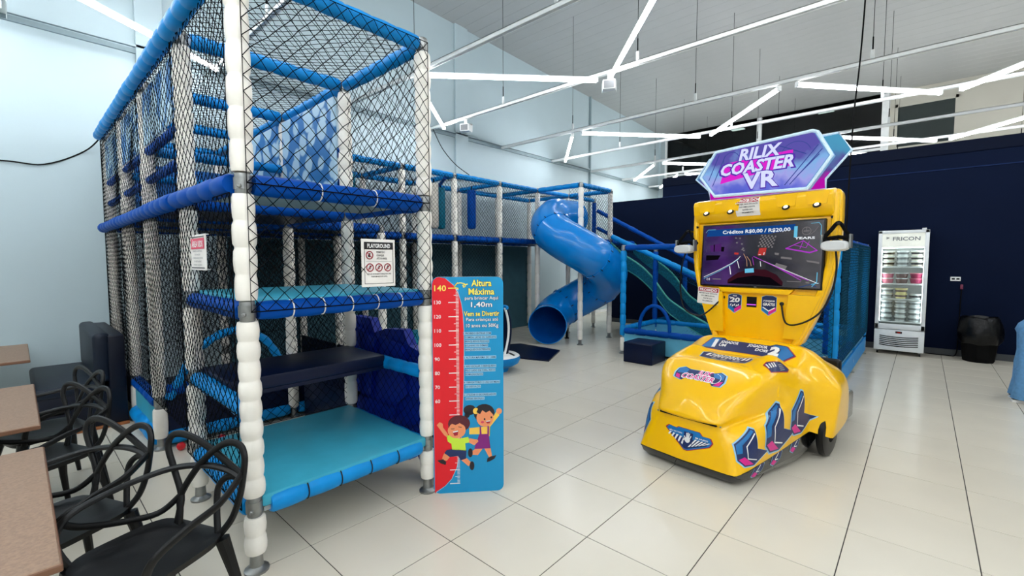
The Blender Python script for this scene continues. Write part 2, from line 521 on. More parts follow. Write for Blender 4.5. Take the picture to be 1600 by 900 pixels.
# ------------------------------------------------------------------ ceiling bars and zigzag LED tubes
ORD = ['first', 'second', 'third', 'fourth', 'fifth', 'sixth', 'seventh', 'eighth', 'ninth', 'tenth']
BARS = [-6.3, -4.8, -2.8, -0.8, 1.2, 3.07, 5.2, 7.2, 9.15, 11.1, 13.1]
vis = {1.2: 'nearest', 3.07: 'second nearest', 5.2: 'third nearest', 7.2: 'fourth nearest', 9.15: 'third from far wall', 11.1: 'second from far wall', 13.1: 'farthest'}
ZB = 4.42
for y in BARS:
    lab = ('long white bar hung under the ceiling, %s of those spanning the view' % vis[y]) if y in vis else 'long white ceiling bar out of view, %s' % {-6.3: 'farthest back, added with the extra lights', -4.8: 'behind the camera', -2.8: 'above the tan tables', -0.8: 'above the play tower'}[y]
    t = thing('ceiling_bar', lab, 'ceiling bar', (0, y, ZB), 0)
    mb = MB()
    x0 = XL + 0.05
    mb.box((x0, -0.03, -0.008), (XR, 0.03, 0.0), M_WHITE).box((x0, -0.03, -0.055), (XR, -0.022, 0.0), M_WHITE).box((x0, 0.022, -0.055), (XR, 0.03, 0.0), M_WHITE)
    mb.build('channel', t, 0)
    for x in (-3.55, -1.0, 1.4, 3.6, 5.9):
        h = MB().rbox((x - 0.022, -0.012, -0.002), (x + 0.022, 0.012, 0.13), M_WHITE, 0.004, 1).build('hanger', t)
        MB().tube([(x, 0, 0.12), (x, 0, zc(y) - ZB + 0.01)], 0.004, M_BLACKMAT, 5).tube([(x, 0, 0.12), (x, 0, 0.3)], 0.009, M_BLACKMAT, 6).build('hanger_wire', h)
PAIRS = [(-6.3, -4.8), (-4.8, -2.8), (-2.8, -0.8), (1.2, 3.07), (5.2, 7.2), (9.15, 11.1), (11.1, 13.1)]  # hindmost pair is unseen, added to brighten the near part of the hall
PN = {-6.3: 'unseen row added for light', -4.8: 'row behind camera', -2.8: 'row over tables', 1.2: 'nearest row', 5.2: 'row over slide', 9.15: 'row behind partition', 11.1: 'farthest row'}
def led_tube(p, q, label):
    p = Vector(p); q = Vector(q); d = (q - p); L = d.length
    t = thing('led_tube', label, 'LED tube', p, math.atan2(d.y, d.x))
    MB().lathe([(0.05, 0.026), (0.055, 0.029), (L - 0.055, 0.029), (L - 0.05, 0.026)], (0, 0, -0.05), (1, 0, 0), M_LED, 10).build('tube', t)
    for a in (0.03, L - 0.055):
        MB().rbox((a, -0.032, -0.082), (a + 0.025, 0.032, -0.002), M_WHITE, 0.004, 1).build('end_cap', t)
    MB().box((0.05, -0.012, -0.024), (L - 0.05, 0.012, -0.004), M_WHITE).build('mount_strip', t, 0)
for ya, yb in PAIRS:
    low = [-3.45, 0.4, 4.1, 7.8]; up = [-5.25, -1.5, 2.25, 5.95]
    if ya == -2.8: low = [-3.9, -0.1, 3.7, 7.5]; up = [-5.4, -1.9, 1.9, 5.7]
    if ya == 11.1: low = [-3.6, 0.3, 4.1, 7.8]
    zt = ZB - 0.056
    for n in range(4):
        # stroke n: up -> low on its left, then low -> up on its right
        led_tube((up[n] + 0.08, yb, zt), (low[n] - 0.1, ya, zt), 'LED tube slanting back left, %s from the blue wall, %s' % (ORD[n], PN[ya]))
        if n < 3:
            led_tube((low[n] + 0.08, ya, zt), (up[n + 1] - 0.1, yb, zt), 'LED tube slanting back right, %s from the blue wall, %s' % (ORD[n], PN[ya]))
# two small white loudspeakers on the second bar
for x, lb in ((-1.44, 'right one, under two meeting LED tubes'), (-4.53, 'left one, near the blue wall')):
    t = thing('speaker_box', 'small white box speaker hung from a ceiling bar, ' + lb, 'speaker', (x, 3.07, 4.195), 0.5)
    mb = MB()
    mb.prism([(-0.085, -0.1, -0.07), (0.085, -0.1, -0.07), (0.105, 0.06, -0.07), (0.105, 0.09, -0.03), (0.105, 0.09, 0.07), (-0.105, 0.09, 0.07), (-0.105, 0.06, -0.07)][:4] + [(-0.105, 0.06, -0.07)], (0, 0, 0.13), M_WHITE)
    mb.build('cabinet', t)
    MB().box((-0.07, -0.104, -0.06), (0.07, -0.1, 0.045), mat('speaker_grille', (120, 122, 124), 0.7)).build('grille', t, 0)
    MB().rbox((-0.03, -0.02, 0.058), (0.03, 0.02, 0.17), M_WHITE, 0.004, 1).build('bracket', t)
tag(MB().tube(spline([(1.38, 4.6, 6.74), (1.36, 4.58, 5.4), (1.33, 4.55, 4.3), (1.29, 4.5, 3.5), (1.27, 4.47, 2.4), (1.27, 4.45, 1.95)], 6), 0.009, M_BLACKMAT, 6).build('hanging_cable'), 'long black cable hanging from the ceiling behind the arcade machine', 'cable')
tag(MB().tube(spline([(XL + 0.02, -3.6, 2.72), (XL + 0.02, -2.9, 2.8), (XL + 0.02, -2.55, 2.81), (XL + 0.02, -2.2, 3.02), (-5.4, -2.05, 3.2)], 6), 0.008, M_BLACKMAT, 6).build('wall_cable'), 'thin black cable drooping across the left wall to the play structure', 'cable')
tag(MB().tube(spline([(-5.58, 3.1, 4.4), (-5.1, 2.95, 3.9), (-4.6, 2.85, 3.5), (-4.1, 2.75, 3.22)], 6), 0.008, M_BLACKMAT, 6).build('drooping_cable'), 'thin black cable running from a ceiling bar down to the play structure', 'cable')
# ------------------------------------------------------------------ the play structure by the left wall
BASE = Vector((-2.9, -1.45, 0.0))
def sh(mb, base=None):
    b = BASE if base is None else base
    mb.v = [(p[0] - b.x, p[1] - b.y, p[2] - b.z) for p in mb.v]
    return mb
PSR = thing('play_structure', 'tall netted indoor play structure of white foam posts and blue padded beams', 'play structure', BASE)
def pb(mb, name, parent=None, smooth=35, kind=None):
    o = sh(mb).build(name, parent or PSR, smooth)
    if kind: o['kind'] = kind
    return o

XA, XB, XC, XD, XE = -0.585, -1.68, -2.94, -4.07, -5.25
YA, YB_ = -2.03, -0.885
ROWY = [0.22, 1.30, 2.37, 3.51, 4.67, 5.80]
Z1, Z2, Z3, Z4, ZT = 0.36, 0.87, 1.41, 2.07, 3.15

def foam_profile(z0, z1, seg, r):
    n = max(1, round((z1 - z0) / seg)); s = (z1 - z0) / n; out = []
    for i in range(n):
        a = z0 + i * s; k = 0.92 + 0.1 * random.random()
        out += [(a + 0.004, r * 0.86), (a + 0.02, r * k), (a + s * 0.5, r * (k + 0.05)), (a + s - 0.02, r * k), (a + s - 0.004, r * 0.86)]
    return out

def post(x, y, levels, top=ZT, bottom=0.10, r=0.054, seg=0.15, m=None, n=14, upper=None, split=None, base=None, root=None, top_clamp=True):
    """padded post: foam between pipe clamps; the clamps, foot and upper colour are sub-parts"""
    m = m or M_FOAMW
    zs = [bottom] + [l for l in sorted(levels) if bottom < l < top] + [top]
    mb = MB(); um = MB()
    for a, b in zip(zs, zs[1:]):
        lo = a + (0.055 if a != bottom else 0.0); hi = b - (0.05 if b != top or top_clamp else 0.0)
        s_ = seg if (split is None or a < split - 0.05) else seg * 1.55
        tgt, mm = (um, upper) if (upper and a >= levels[-1] - 0.01) else (mb, m)
        tgt.lathe(foam_profile(lo, hi, s_, r), (x, y, 0), (0, 0, 1), mm, n)
    if not mb.v: mb, um = um, MB()
    bs = BASE if base is None else base
    o = sh(mb, bs).build('foam_post', root or PSR)
    if um.v: sh(um, bs).build('coloured_sleeve', o)
    for l in levels + ([top - 0.01] if top_clamp else []):
        c = MB().lathe([(-0.055, 0.034), (-0.05, 0.037), (-0.03, 0.037), (-0.03, 0.042), (0.03, 0.042), (0.03, 0.037), (0.05, 0.037), (0.055, 0.034)], (x, y, l), (0, 0, 1), M_STEEL, 12)
        c.lathe([(0, 0.012), (0.052, 0.012), (0.056, 0.008)], (x, y, l - 0.015), (0.8, -0.6, 0), M_STEEL, 6)
        sh(c, bs).build('pipe_clamp', o)
    f = MB().lathe([(0.0, 0.062), (0.012, 0.062), (0.016, 0.05), (0.03, 0.034), (0.11, 0.03)], (x, y, 0), (0, 0, 1), M_STEEL, 14)
    sh(f, bs).build('foot_plate', o)
    return o

def beam(p, q, m, r=0.05, seg=0.19, name='padded_beam', ties=False, gap=0.045, base=None, root=None):
    p = Vector(p); q = Vector(q); d = q - p; L = d.length
    mb = MB().lathe(foam_profile(gap, L - gap, seg, r), p, d, m, 12)
    bs = BASE if base is None else base
    o = sh(mb, bs).build(name, root or PSR)
    if ties:
        n = max(1, round((L - 2 * gap) / seg)); s = (L - 2 * gap) / n
        for i in range(1, n):
            c = p + d.normalized() * (gap + i * s)
            a = d.normalized().orthogonal().normalized(); b = d.normalized().cross(a)
            ring = [c + (a * cos(w) + b * sin(w)) * (r * 0.93) for w in [2 * pi * k / 16 for k in range(16)]]
            sh(MB().tube(ring, 0.004, ties, 4, closed=True), bs).build('cable_tie', o)
    return o

def net(o, u, v, cu=0.08, cv=0.085, m=None, w=0.0021, sway=0.02, name='safety_net', base=None, root=None, jit=0.17, n=3):
    """knotted diamond net over the parallelogram o, u, v; real cords, joined"""
    m = m or M_NET
    o = Vector(o); u = Vector(u); v = Vector(v)
    Lu, Lv = u.length, v.length; eu, ev = u / Lu, v / Lv; en = eu.cross(ev).normalized()
    nu = max(2, round(Lu / cu * 2)); nv = max(2, round(Lv / cv * 2))
    ph = random.random() * 6
    def knot(i, j):
        a, b = i / nu, j / nv
        e = 1.0 if 0 < i < nu else 0.0
        f = 1.0 if 0 < j < nv else 0.0
        da = (random.random() - 0.5) * jit * cu * e; db = (random.random() - 0.5) * jit * cv * f
        s = sin(pi * a) * sin(pi * b)
        off = sway * s * sin(5 * a + ph) + sway * 0.5 * s * sin(9 * b + ph * 2)
        dr = -0.012 * s * Lv
        return o + eu * (a * Lu + da + 0.01 * s * sin(7 * b + ph)) + ev * (b * Lv + db) + en * off + Vector((0, 0, dr if abs(ev.z) > 0.3 else 0))
    K = {}
    for j in range(nv + 1):
        for i in range(nu + 1):
            if (i + j) % 2 == 0: K[i, j] = knot(i, j)
    vs = []; fs = []
    for (i, j), P in K.items():
        for di in (-1, 1):
            Q = K.get((i + di, j + 1))
            if Q is None: continue
            d = (Q - P).normalized(); a = en; b = d.cross(a).normalized()
            o_ = len(vs)
            for R in (P, Q):
                for k in range(n):
                    t = 2 * pi * k / n
                    vs.append(R + (a * cos(t) + b * sin(t)) * w)
            for k in range(n):
                l = (k + 1) % n
                fs.append((o_ + k, o_ + l, o_ + n + l, o_ + n + k))
    mb = MB().add(vs, fs, m)
    mb.tube([o, o + u, o + u + v, o + v], w * 1.5, m, 4, closed=True)
    bs = BASE if base is None else base
    ob = sh(mb, bs).build(name, root or PSR, 0)
    ob['kind'] = 'stuff'
    return ob

def deck(x0, x1, y0, y1, z, m, th=0.05, under=None):
    mb = MB().rbox((x0, y0, z - th), (x1, y1, z), m, 0.015, 2)
    o = pb(mb, 'deck_mat')
    if under: pb(MB().box((x0 + 0.01, y0 + 0.01, z - th - 0.025), (x1 - 0.01, y1 - 0.01, z - th), under), 'deck_board', o, 0)
    return o

# posts: front tower, then the row going left to the wall, then the wing along the wall
post(XA, YA, [Z1, Z3, Z4], seg=0.10, split=Z3, n=18, r=0.056)
post(XA, YB_, [Z1, Z3, Z4], seg=0.12, n=18, r=0.055)
post(XB, YA, [Z1, Z2, Z3, Z4], seg=0.15)
post(XB, YB_, [Z1, Z2, Z3, Z4], seg=0.17)
for x in (XC, XD, XE):
    for y in (YA, YB_):
        post(x, y, [0.42, Z4], seg=0.19)
for y in ROWY:
    for x in (XD, XE):
        post(x, y, [Z4], seg=0.22)
post(-2.97, 4.66, [Z4], seg=0.2); post(-2.98, 5.80, [Z4], seg=0.2)
post(XD, 6.9, [Z4], seg=0.2, upper=M_DECKBLUE, top=ZT)
post(XC, 0.22, [], seg=0.2, top=Z4)
beam((XC, YB_, Z4), (XC, 0.22, Z4), M_DECKBLUE, 0.055)
beam((XC, 0.22, Z4), (XD, 0.22, Z4), M_DECKBLUE, 0.055)

# top rails
for x0, x1 in ((XA, XB), (XB, XC), (XC, XD), (XD, XE)):
    beam((x0, YA - 0.075, ZT), (x1, YA - 0.075, ZT), M_TOPBLUE, 0.055, gap=0.0)
    beam((x0, YB_, ZT), (x1, YB_, ZT), M_TOPBLUE, 0.05)
for x in (XA, XB, XC, XD, XE):
    beam((x, YA, ZT), (x, YB_, ZT), M_TOPBLUE, 0.052)
ys = [YB_] + ROWY
for a, b in zip(ys, ys[1:]):
    beam((XD, a, ZT), (XD, b, ZT), M_TOPBLUE, 0.05)
    beam((XE, a, ZT), (XE, b, ZT), M_TOPBLUE, 0.05)
    beam((XD, a, Z4), (XD, b, Z4), M_DECKBLUE, 0.055)
    beam((XE, a, Z4), (XE, b, Z4), M_DECKBLUE, 0.05)
for y in ROWY:
    beam((XD, y, ZT), (XE, y, ZT), M_TOPBLUE, 0.045)
    beam((XD, y, Z4), (XE, y, Z4), M_DECKBLUE, 0.045)
for z, m in ((ZT, M_TOPBLUE), (Z4, M_DECKBLUE)):
    if z == ZT: beam((XD, 4.67, z), (-2.97, 4.66, z), m, 0.05)
    beam((-2.97, 4.66, z), (-2.98, 5.8, z), m, 0.05)
    beam((XD, 5.8, z), (-2.98, 5.8, z), m, 0.05)
    beam((XD, 5.8, z), (XD, 6.9, z), m, 0.05)
beam((XD, 6.9, Z4), (-2.98, 6.9, Z4), M_DECKBLUE, 0.05)
beam((-2.98, 5.8, Z4), (-2.98, 6.9, Z4), M_DECKBLUE, 0.05)
# deck rails of the tower and the long side
beam((XA, YA, Z4), (XA, YB_, Z4), M_DECKBLUE, 0.056, 0.36, ties=K_WHITE)
beam((XA, YA, Z3), (XA, YB_, Z3), M_DECKBLUE, 0.052, 0.19, ties=K_WHITE)
beam((XA, YA + 0.02, Z1 - 0.01), (XA, YB_ - 0.02, Z1 - 0.01), M_LIGHTBLUE, 0.058, 0.185, ties=K_BLACK, gap=0.05)
for x0, x1 in ((XA, XB), (XB, XC), (XC, XD), (XD, XE)):
    beam((x0, YA - (0.03 if x0 == XA else 0.075), Z4), (x1, YA - 0.075, Z4), M_DECKBLUE, 0.056, gap=0.045 if x0 == XA else 0.0)
    beam((x0, YB_, Z4), (x1, YB_, Z4), M_DECKBLUE, 0.05)
for x in (XB, XC, XD, XE):
    beam((x, YA, Z4), (x, YB_, Z4), M_DECKBLUE, 0.05)
beam((XA, YA, Z3), (XB, YA, Z3), M_DECKBLUE, 0.05)
beam((XA, YB_, Z3), (XB, YB_, Z3), M_DECKBLUE, 0.05)
beam((XB, YA, Z3), (XB, YB_, Z3), M_DECKBLUE, 0.05)
beam((XA, YA, Z2), (XB, YA, Z2), M_LIGHTBLUE, 0.05)
beam((XA, YB_, Z2), (XB, YB_, Z2), M_LIGHTBLUE, 0.05)
beam((XA, YA, Z1 - 0.02), (XB, YA, Z1 - 0.02), M_LIGHTBLUE, 0.055)
beam((XA, YB_, Z1 - 0.02), (XB, YB_, Z1 - 0.02), M_LIGHTBLUE, 0.05)
beam((XB, YA, Z1 - 0.02), (XB, YB_, Z1 - 0.02), M_LIGHTBLUE, 0.05)
# guard rails high in the long bay
for x0, x1 in ((XB, XC), (XC, XD), (XD, XE)):
    beam((x0, YB_, 2.62), (x1, YB_, 2.62), M_DECKBLUE, 0.04)
    beam((x0, YB_ + 0.02, 2.36), (x1, YB_ + 0.02, 2.36), M_DECKBLUE, 0.04)
beam((XC, YA, 2.62), (XC, YB_, 2.62), M_TOPBLUE, 0.045)
beam((XD, YA, 2.55), (XD, YB_, 2.55), M_TOPBLUE, 0.045)
# decks
deck(XB + 0.02, XA + 0.03, YA + 0.03, YB_ - 0.03, Z1 + 0.055, M_AQUA, 0.07, M_PALEPLY)
deck(XB + 0.02, -1.07, YA + 0.03, YB_ - 0.03, Z2 + 0.07, M_NAVY, 0.09, M_NAVY)
deck(XB + 0.02, XA - 0.02, YA + 0.03, YB_ - 0.03, Z3 + 0.065, M_AQUA, 0.05, M_NAVY)
deck(XB + 0.3, XA - 0.03, YA + 0.03, YB_ - 0.03, Z4 + 0.06, M_PALEPLY, 0.05, M_PALEPLY)
for x0, x1 in ((XC, XB - 0.02), (XD, XC), (XE, XD)):
    deck(x0 + 0.02, x1 - 0.0, YA + 0.05, YB_ - 0.05, Z4 + 0.05, M_NAVY, 0.05, M_NAVY)
for a, b in zip(ys, ys[1:]):
    deck(XE + 0.03, XD - 0.03, a + 0.02, b - 0.02, Z4 + 0.05, M_NAVY, 0.05, M_NAVY)
deck(XD + 0.03, XC - 0.03, YB_ + 0.02, 0.2, Z4 + 0.05, M_NAVY, 0.05, M_NAVY)
deck(XD + 0.03, -3.0, 4.69, 6.88, Z4 + 0.05, M_NAVY, 0.05, M_NAVY)

# nets
OUT = 0.062
HU, HL = ZT - Z4, Z4 - Z3
# tower front
net((XA + OUT, YA, Z4), (0, YB_ - YA, 0), (0, 0, HU), w=0.0026, cu=0.082, cv=0.09)
net((XA + OUT, YA, Z3), (0, YB_ - YA, 0), (0, 0, HL), w=0.0026, cu=0.082, cv=0.09)
# tower left side and the long front side of the bays
net((XB, YA - OUT, Z4 + 0.05), (XA - XB, 0, 0), (0, 0, HU - 0.1), w=0.0024)
net((XB, YA - OUT, Z3), (XA - XB, 0, 0), (0, 0, HL - 0.05), w=0.0024)
net((XB, YA - OUT, Z2), (XA - XB, 0, 0), (0, 0, Z3 - Z2), w=0.0024)
net((XB, YA - OUT, Z1), (XA - XB, 0, 0), (0, 0, Z2 - Z1), w=0.0024)
for x0, x1 in ((XC, XB), (XD, XC), (XE, XD)):
    net((x0, YA - OUT, Z4 + 0.05), (x1 - x0, 0, 0), (0, 0, HU - 0.1), w=0.0024)
    net((x0, YA - OUT, 0.5), (x1 - x0, 0, 0), (0, 0, Z4 - 0.55), w=0.0024)
# tower far side
net((XB, YB_, Z4), (XA - XB, 0, 0), (0, 0, HU), w=0.0024)
net((XB, YB_ + 0.05, Z1), (XA - XB, 0, 0), (0, 0, Z3 - Z1), w=0.0022)
net((XB, YB_, Z3), (XA - XB, 0, 0), (0, 0, HL), w=0.0022)
# roofs
net((XB, YA, ZT + 0.02), (XA - XB, 0, 0), (0, YB_ - YA, 0), w=0.0022)
for x0, x1 in ((XC, XB), (XD, XC), (XE, XD)):
    net((x0, YA, ZT + 0.02), (x1 - x0, 0, 0), (0, YB_ - YA, 0), w=0.0022)
# back of the tower and inner nets
net((XB + 0.02, YA, Z3), (0, YB_ - YA, 0), (0, 0, HL), w=0.0022)
net((XB + 0.02, YA, Z1 + 0.06), (0, YB_ - YA, 0), (0, 0, Z3 - Z1 - 0.06), w=0.0022)
net((XC, YA, 0.95), (0, YB_ - YA, 0), (0, 0, Z4 - 0.95), w=0.002)
net((XD, YA, 0.5), (0, YB_ - YA, 0), (0, 0, Z4 - 0.5), w=0.002)
net((XE, YA, 0.5), (0, YB_ - YA, 0), (0, 0, ZT - 0.5), w=0.002)
for x0, x1 in ((XC, XB), (XD, XC)):
    net((x0, YB_, Z4), (x1 - x0, 0, 0), (0, 0, HU), w=0.0026, m=M_NETW, cu=0.05, cv=0.055)
    net((x0, YB_, 0.5), (x1 - x0, 0, 0), (0, 0, Z4 - 0.5), w=0.002)
for n_, (a, b) in enumerate(zip(ys, ys[1:])):
    if n_ < 5:
        net((XD + 0.05, a, Z4), (0, b - a, 0), (0, 0, HU), w=0.0026, cu=0.07, cv=0.075)
    net((XE, a, Z4), (0, b - a, 0), (0, 0, HU), w=0.0024, cu=0.07, cv=0.075)
    net((XE, a, ZT), (XD - XE, 0, 0), (0, b - a, 0), w=0.0022)
    if n_ < 4:
        net((XD + 0.05, a, 0.1), (0, b - a, 0), (0, 0, Z4 - 0.1), w=0.0024, cu=0.07, cv=0.075)
        net((XE, a, 0.1), (0, b - a, 0), (0, 0, Z4 - 0.1), w=0.002, cu=0.07, cv=0.075)
net((-2.97 + 0.04, 4.66, Z4), (0, 1.14, 0), (0, 0, HU), w=0.0028, cu=0.07, cv=0.075)
net((XD, 5.8, Z4), (XD * 0 + 1.09, 0, 0), (0, 0, HU), w=0.0026, cu=0.07, cv=0.075)
net((-3.25, 4.66, Z4 + 0.85), (0.28, 0, 0), (0, 0, HU - 0.85), w=0.0026, cu=0.07, cv=0.075)

# blue padded panels and printed screens seen through the upper nets
M_BLUPAN = mat('blue_padded_panel', (0, 96, 168), 0.45, var=0.35, scale=11)
def dotted(name):
    m = mat(name, (6, 84, 150), 0.5)
    nt = m.node_tree; b = nt.nodes['Principled BSDF']
    tc = nt.nodes['Texture Coordinate']
    vo = nt.nodes.new('ShaderNodeTexVoronoi'); vo.inputs['Scale'].default_value = 6.0
    nt.links.new(tc.outputs['Object'], vo.inputs['Vector'])
    rp = nt.nodes.new('ShaderNodeValToRGB')
    rp.color_ramp.elements[0].position = 0.50; rp.color_ramp.elements[0].color = lin((176, 208, 226)) + (1,)
    rp.color_ramp.elements[1].position = 0.60; rp.color_ramp.elements[1].color = lin((30, 112, 178)) + (1,)
    nt.links.new(vo.outputs['Distance'], rp.inputs['Fac'])
    nt.links.new(rp.outputs['Color'], b.inputs['Base Color'])
    return m
M_DOT = dotted('blue_vinyl_with_pale_dots')
pb(MB().rbox((XC + 0.07, YB_ - 0.06, Z4 + 0.06), (XB - 0.07, YB_ - 0.035, ZT - 0.07), M_DOT, 0.008, 1), 'printed_screen')
pb(MB().rbox((XD + 0.07, YB_ - 0.06, Z4 + 0.06), (XC - 0.07, YB_ - 0.035, ZT - 0.07), M_DOT, 0.008, 1), 'printed_screen')
for x0, x1 in ((XC, XB), (XD, XC), (XE, XD)):
    pb(MB().rbox((x0 + 0.06, YA - 0.03, 2.64), (x1 - 0.06, YA - 0.018, ZT - 0.08), M_DOT, 0.004, 1), 'printed_screen')
    for z in (2.6, 2.36):
        beam((x0, YA, z), (x1, YA, z), M_DECKBLUE, 0.034)
pb(MB().rbox((XD - 0.03, YA + 0.07, Z4 + 0.06), (XD, YB_ - 0.07, Z4 + 0.62), M_BLUPAN, 0.01, 1), 'padded_panel')
# horizontal foam rollers across the far upper bay, teal and blue
for q, (y, z, m) in enumerate(((-0.4, 2.95, M_TEALV), (-0.1, 2.55, M_TEALV), (0.05, 2.92, M_DECKBLUE))):
    beam((XE + 0.05, y, z), (XD - 0.06, y, z), m, 0.085, 0.5, name='foam_roller', gap=0.02)

# ball pit walls inside the structure
pb(MB().rbox((XC - 0.05, YA + 0.05, 0.1), (XC + 0.01, 0.2, 0.5), M_NAVY, 0.01, 1), 'pit_wall')
pb(MB().rbox((XD + 0.05, YA - 0.02, 0.12), (XC - 0.05, YA + 0.03, 0.42), M_AQUA, 0.01, 1), 'pit_wall')
pb(MB().rbox((XE, YA - 0.02, 0.1), (XD - 0.05, YA + 0.03, 0.42), M_NAVY, 0.01, 1), 'pit_wall')
pb(MB().rbox((XE, 0.17, 0.1), (XC, 0.2, 0.5), M_NAVY, 0.01, 1), 'pit_wall')
pb(MB().rbox((XE, YA + 0.04, 0.10), (XC - 0.06, 0.16, 0.16), M_NAVY, 0.01, 1), 'pit_floor')
beam((XD, YA, 0.42), (XC, YA, 0.42), M_DECKBLUE, 0.055)
beam((XD, YA - 0.01, 0.10), (XC, YA - 0.01, 0.10), M_LIGHTBLUE, 0.075, 0.4)
beam((XC, YA, 0.52), (XC, YB_, 0.52), M_DECKBLUE, 0.055)
beam((XC, YB_, 0.52), (XC, 0.22, 0.52), M_DECKBLUE, 0.055)
beam((XC, YA, 0.09), (XC, YB_, 0.09), M_LIGHTBLUE, 0.06)
beam((XC, YB_, 0.09), (XC, 0.22, 0.09), M_LIGHTBLUE, 0.06)
hp = spline([(XC + 0.02, -1.97, 0.44), (XC + 0.02, -1.86, 0.64), (XC + 0.02, -1.73, 0.86), (XC + 0.02, -1.45, 1.0), (XC + 0.02, -1.18, 0.9), (XC + 0.02, -1.02, 0.66), (XC + 0.02, -0.93, 0.52)], 8)
pb(MB().tube(hp, [0.03 + 0.011 * abs(sin(i * 0.8)) for i in range(len(hp))], M_LIGHTBLUE, 10), 'padded_hoop')
# navy crawl ledge and aqua mats behind the tower, seen through the nets
deck(XC + 0.1, XB - 0.06, YB_ + 0.07, 0.12, 0.62, M_NAVY, 0.62)
deck(XD + 0.12, XC - 0.02, 0.35, 2.3, 0.58, M_TEALV, 0.58)
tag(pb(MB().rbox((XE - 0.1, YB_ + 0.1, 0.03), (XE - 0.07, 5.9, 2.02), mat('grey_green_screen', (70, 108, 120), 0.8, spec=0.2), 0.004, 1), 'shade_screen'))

# blue plastic climbing wall beside the tower
CW = thing('climbing_panel', 'royal blue moulded plastic climbing wall with stepped top beside the tower', 'climbing wall', (-1.25, -0.72, 0))
wb = Vector((-1.25, -0.72, 0))
prof = [(-1.86, 0.06), (-1.86, 1.17), (-1.55, 1.17), (-1.48, 1.05), (-1.32, 1.1), (-1.05, 1.12), (-0.98, 1.0), (-0.70, 0.94), (-0.66, 0.42), (-0.68, 0.02), (-0.78, 0.02), (-0.9, 0.16), (-1.0, 0.06), (-1.1, 0.3), (-1.5, 0.3), (-1.6, 0.06)]
sh(MB().prism([(x, -0.76, z) for x, z in prof], (0, 0.08, 0), M_ROYAL), wb).build('moulded_wall', CW, 20)
for pts in (((-1.83, 0.5), (-1.5, 0.5), (-1.42, 1.0), (-1.83, 1.12)), ((-1.38, 0.62), (-1.12, 0.5), (-0.95, 0.62), (-1.02, 1.0), (-1.3, 1.04)), ((-1.75, 0.34), (-1.2, 0.34), (-1.1, 0.46), (-1.7, 0.47)), ((-1.05, 0.34), (-0.72, 0.44), (-0.72, 0.58), (-1.0, 0.47)), ((-0.92, 0.6), (-0.72, 0.64), (-0.74, 0.9), (-0.92, 0.92))):
    sh(MB().prism([(x, -0.80, z) for x, z in pts], (0, 0.045, 0), M_ROYAL), wb).build('raised_facet', CW, 20)

# things hanging in the wing: foam punch bags
for x, y, m, ln, r, lb in ((-4.55, 3.22, M_DECKBLUE, 0.80, 0.085, 'royal blue hanging foam bag, rightmost of the three in the netted wing'),
                           (-4.75, 2.62, M_TEALV, 0.82, 0.085, 'teal hanging foam bag between a white and a blue one in the netted wing'),
                           (-4.45, 2.22, mat('cream_vinyl', (206, 200, 188), 0.5), 0.84, 0.085, 'off-white hanging foam bag half hidden behind the tower post'),
                           (-4.7, 0.75, M_TEALV, 0.6, 0.1, 'teal hanging foam bag seen through the tower nets')):
    t = thing('hanging_foam_bag', lb, 'punch bag', (x, y, ZT - 0.06), 0, 'foam bags hanging in the wing')
    MB().lathe([(-ln, 0.02), (-ln + 0.01, r * 0.8), (-ln + 0.05, r), (-0.07, r), (-0.05, r * 0.9), (-0.045, 0.02)], (0, 0, 0), (0, 0, 1), m, 16).build('bag', t)
    MB().tube([(0, 0, -0.05), (0, 0, 0.03)], 0.012, M_BLACKMAT, 6).build('strap', t)
tag(sh(MB().tube([(XD - 0.02, 2.2, ZT - 0.05), (XE, 2.9, ZT - 0.05)], 0.03, M_DECKBLUE, 8)).build('cross_brace', PSR))
# ------------------------------------------------------------------ spiral tube slide
SB = Vector((-3.0, 4.75, 0))
TS = thing('tube_slide', 'glossy blue spiral tube slide curling down from the netted platform', 'slide', SB)
def slide_path():
    pts = []
    R = 0.57; cx, cy = -3.06, 4.72
    for y in (5.35, 5.1): pts.append((cx - R, y, 2.56 + (y - 4.9) * 0.03))
    N = 43; A = 388.0
    for i in range(N + 1):
        a = 180 + A * i / N
        s = i / N
        z = 2.56 - 2.13 * (s * 0.86 + 0.14 * s * s * (3 - 2 * s))
        pts.append((cx + R * cos(radians(a)), cy + R * sin(radians(a)), z))
    ex = pts[-1]; h = radians(180 + A + 90)
    pts.append((ex[0] + 0.14 * cos(h), ex[1] + 0.14 * sin(h), 0.412)); pts.append((ex[0] + 0.30 * cos(h), ex[1] + 0.30 * sin(h), 0.40))
    return [Vector(p) for p in pts]
SP = slide_path()
SP = [p for p in spline(SP, 3)]
def sweep(path, r0, r1, m, m_in, parent, name, n=40):
    """open pipe with wall thickness"""
    mb = MB()
    T = [(path[min(i + 1, len(path) - 1)] - path[max(i - 1, 0)]).normalized() for i in range(len(path))]
    outer = []; inner = []
    for p, t in zip(path, T):
        a = Vector((0, 0, 1)); a = (a - t * a.dot(t)).normalized(); b = t.cross(a)
        outer.append([p + (a * cos(2 * pi * k / n) + b * sin(2 * pi * k / n)) * r0 for k in range(n)])
        inner.append([p + (a * cos(2 * pi * k / n) + b * sin(2 * pi * k / n)) * r1 for k in range(n)])
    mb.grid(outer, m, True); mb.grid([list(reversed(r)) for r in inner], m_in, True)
    for i in (0, -1):
        mb.grid([outer[i], inner[i]], m, True)
    return sh(mb, SB).build(name, parent)
nS = len(SP); cuts = [0, int(nS * 0.20), int(nS * 0.42), int(nS * 0.63), int(nS * 0.83), nS - 1]
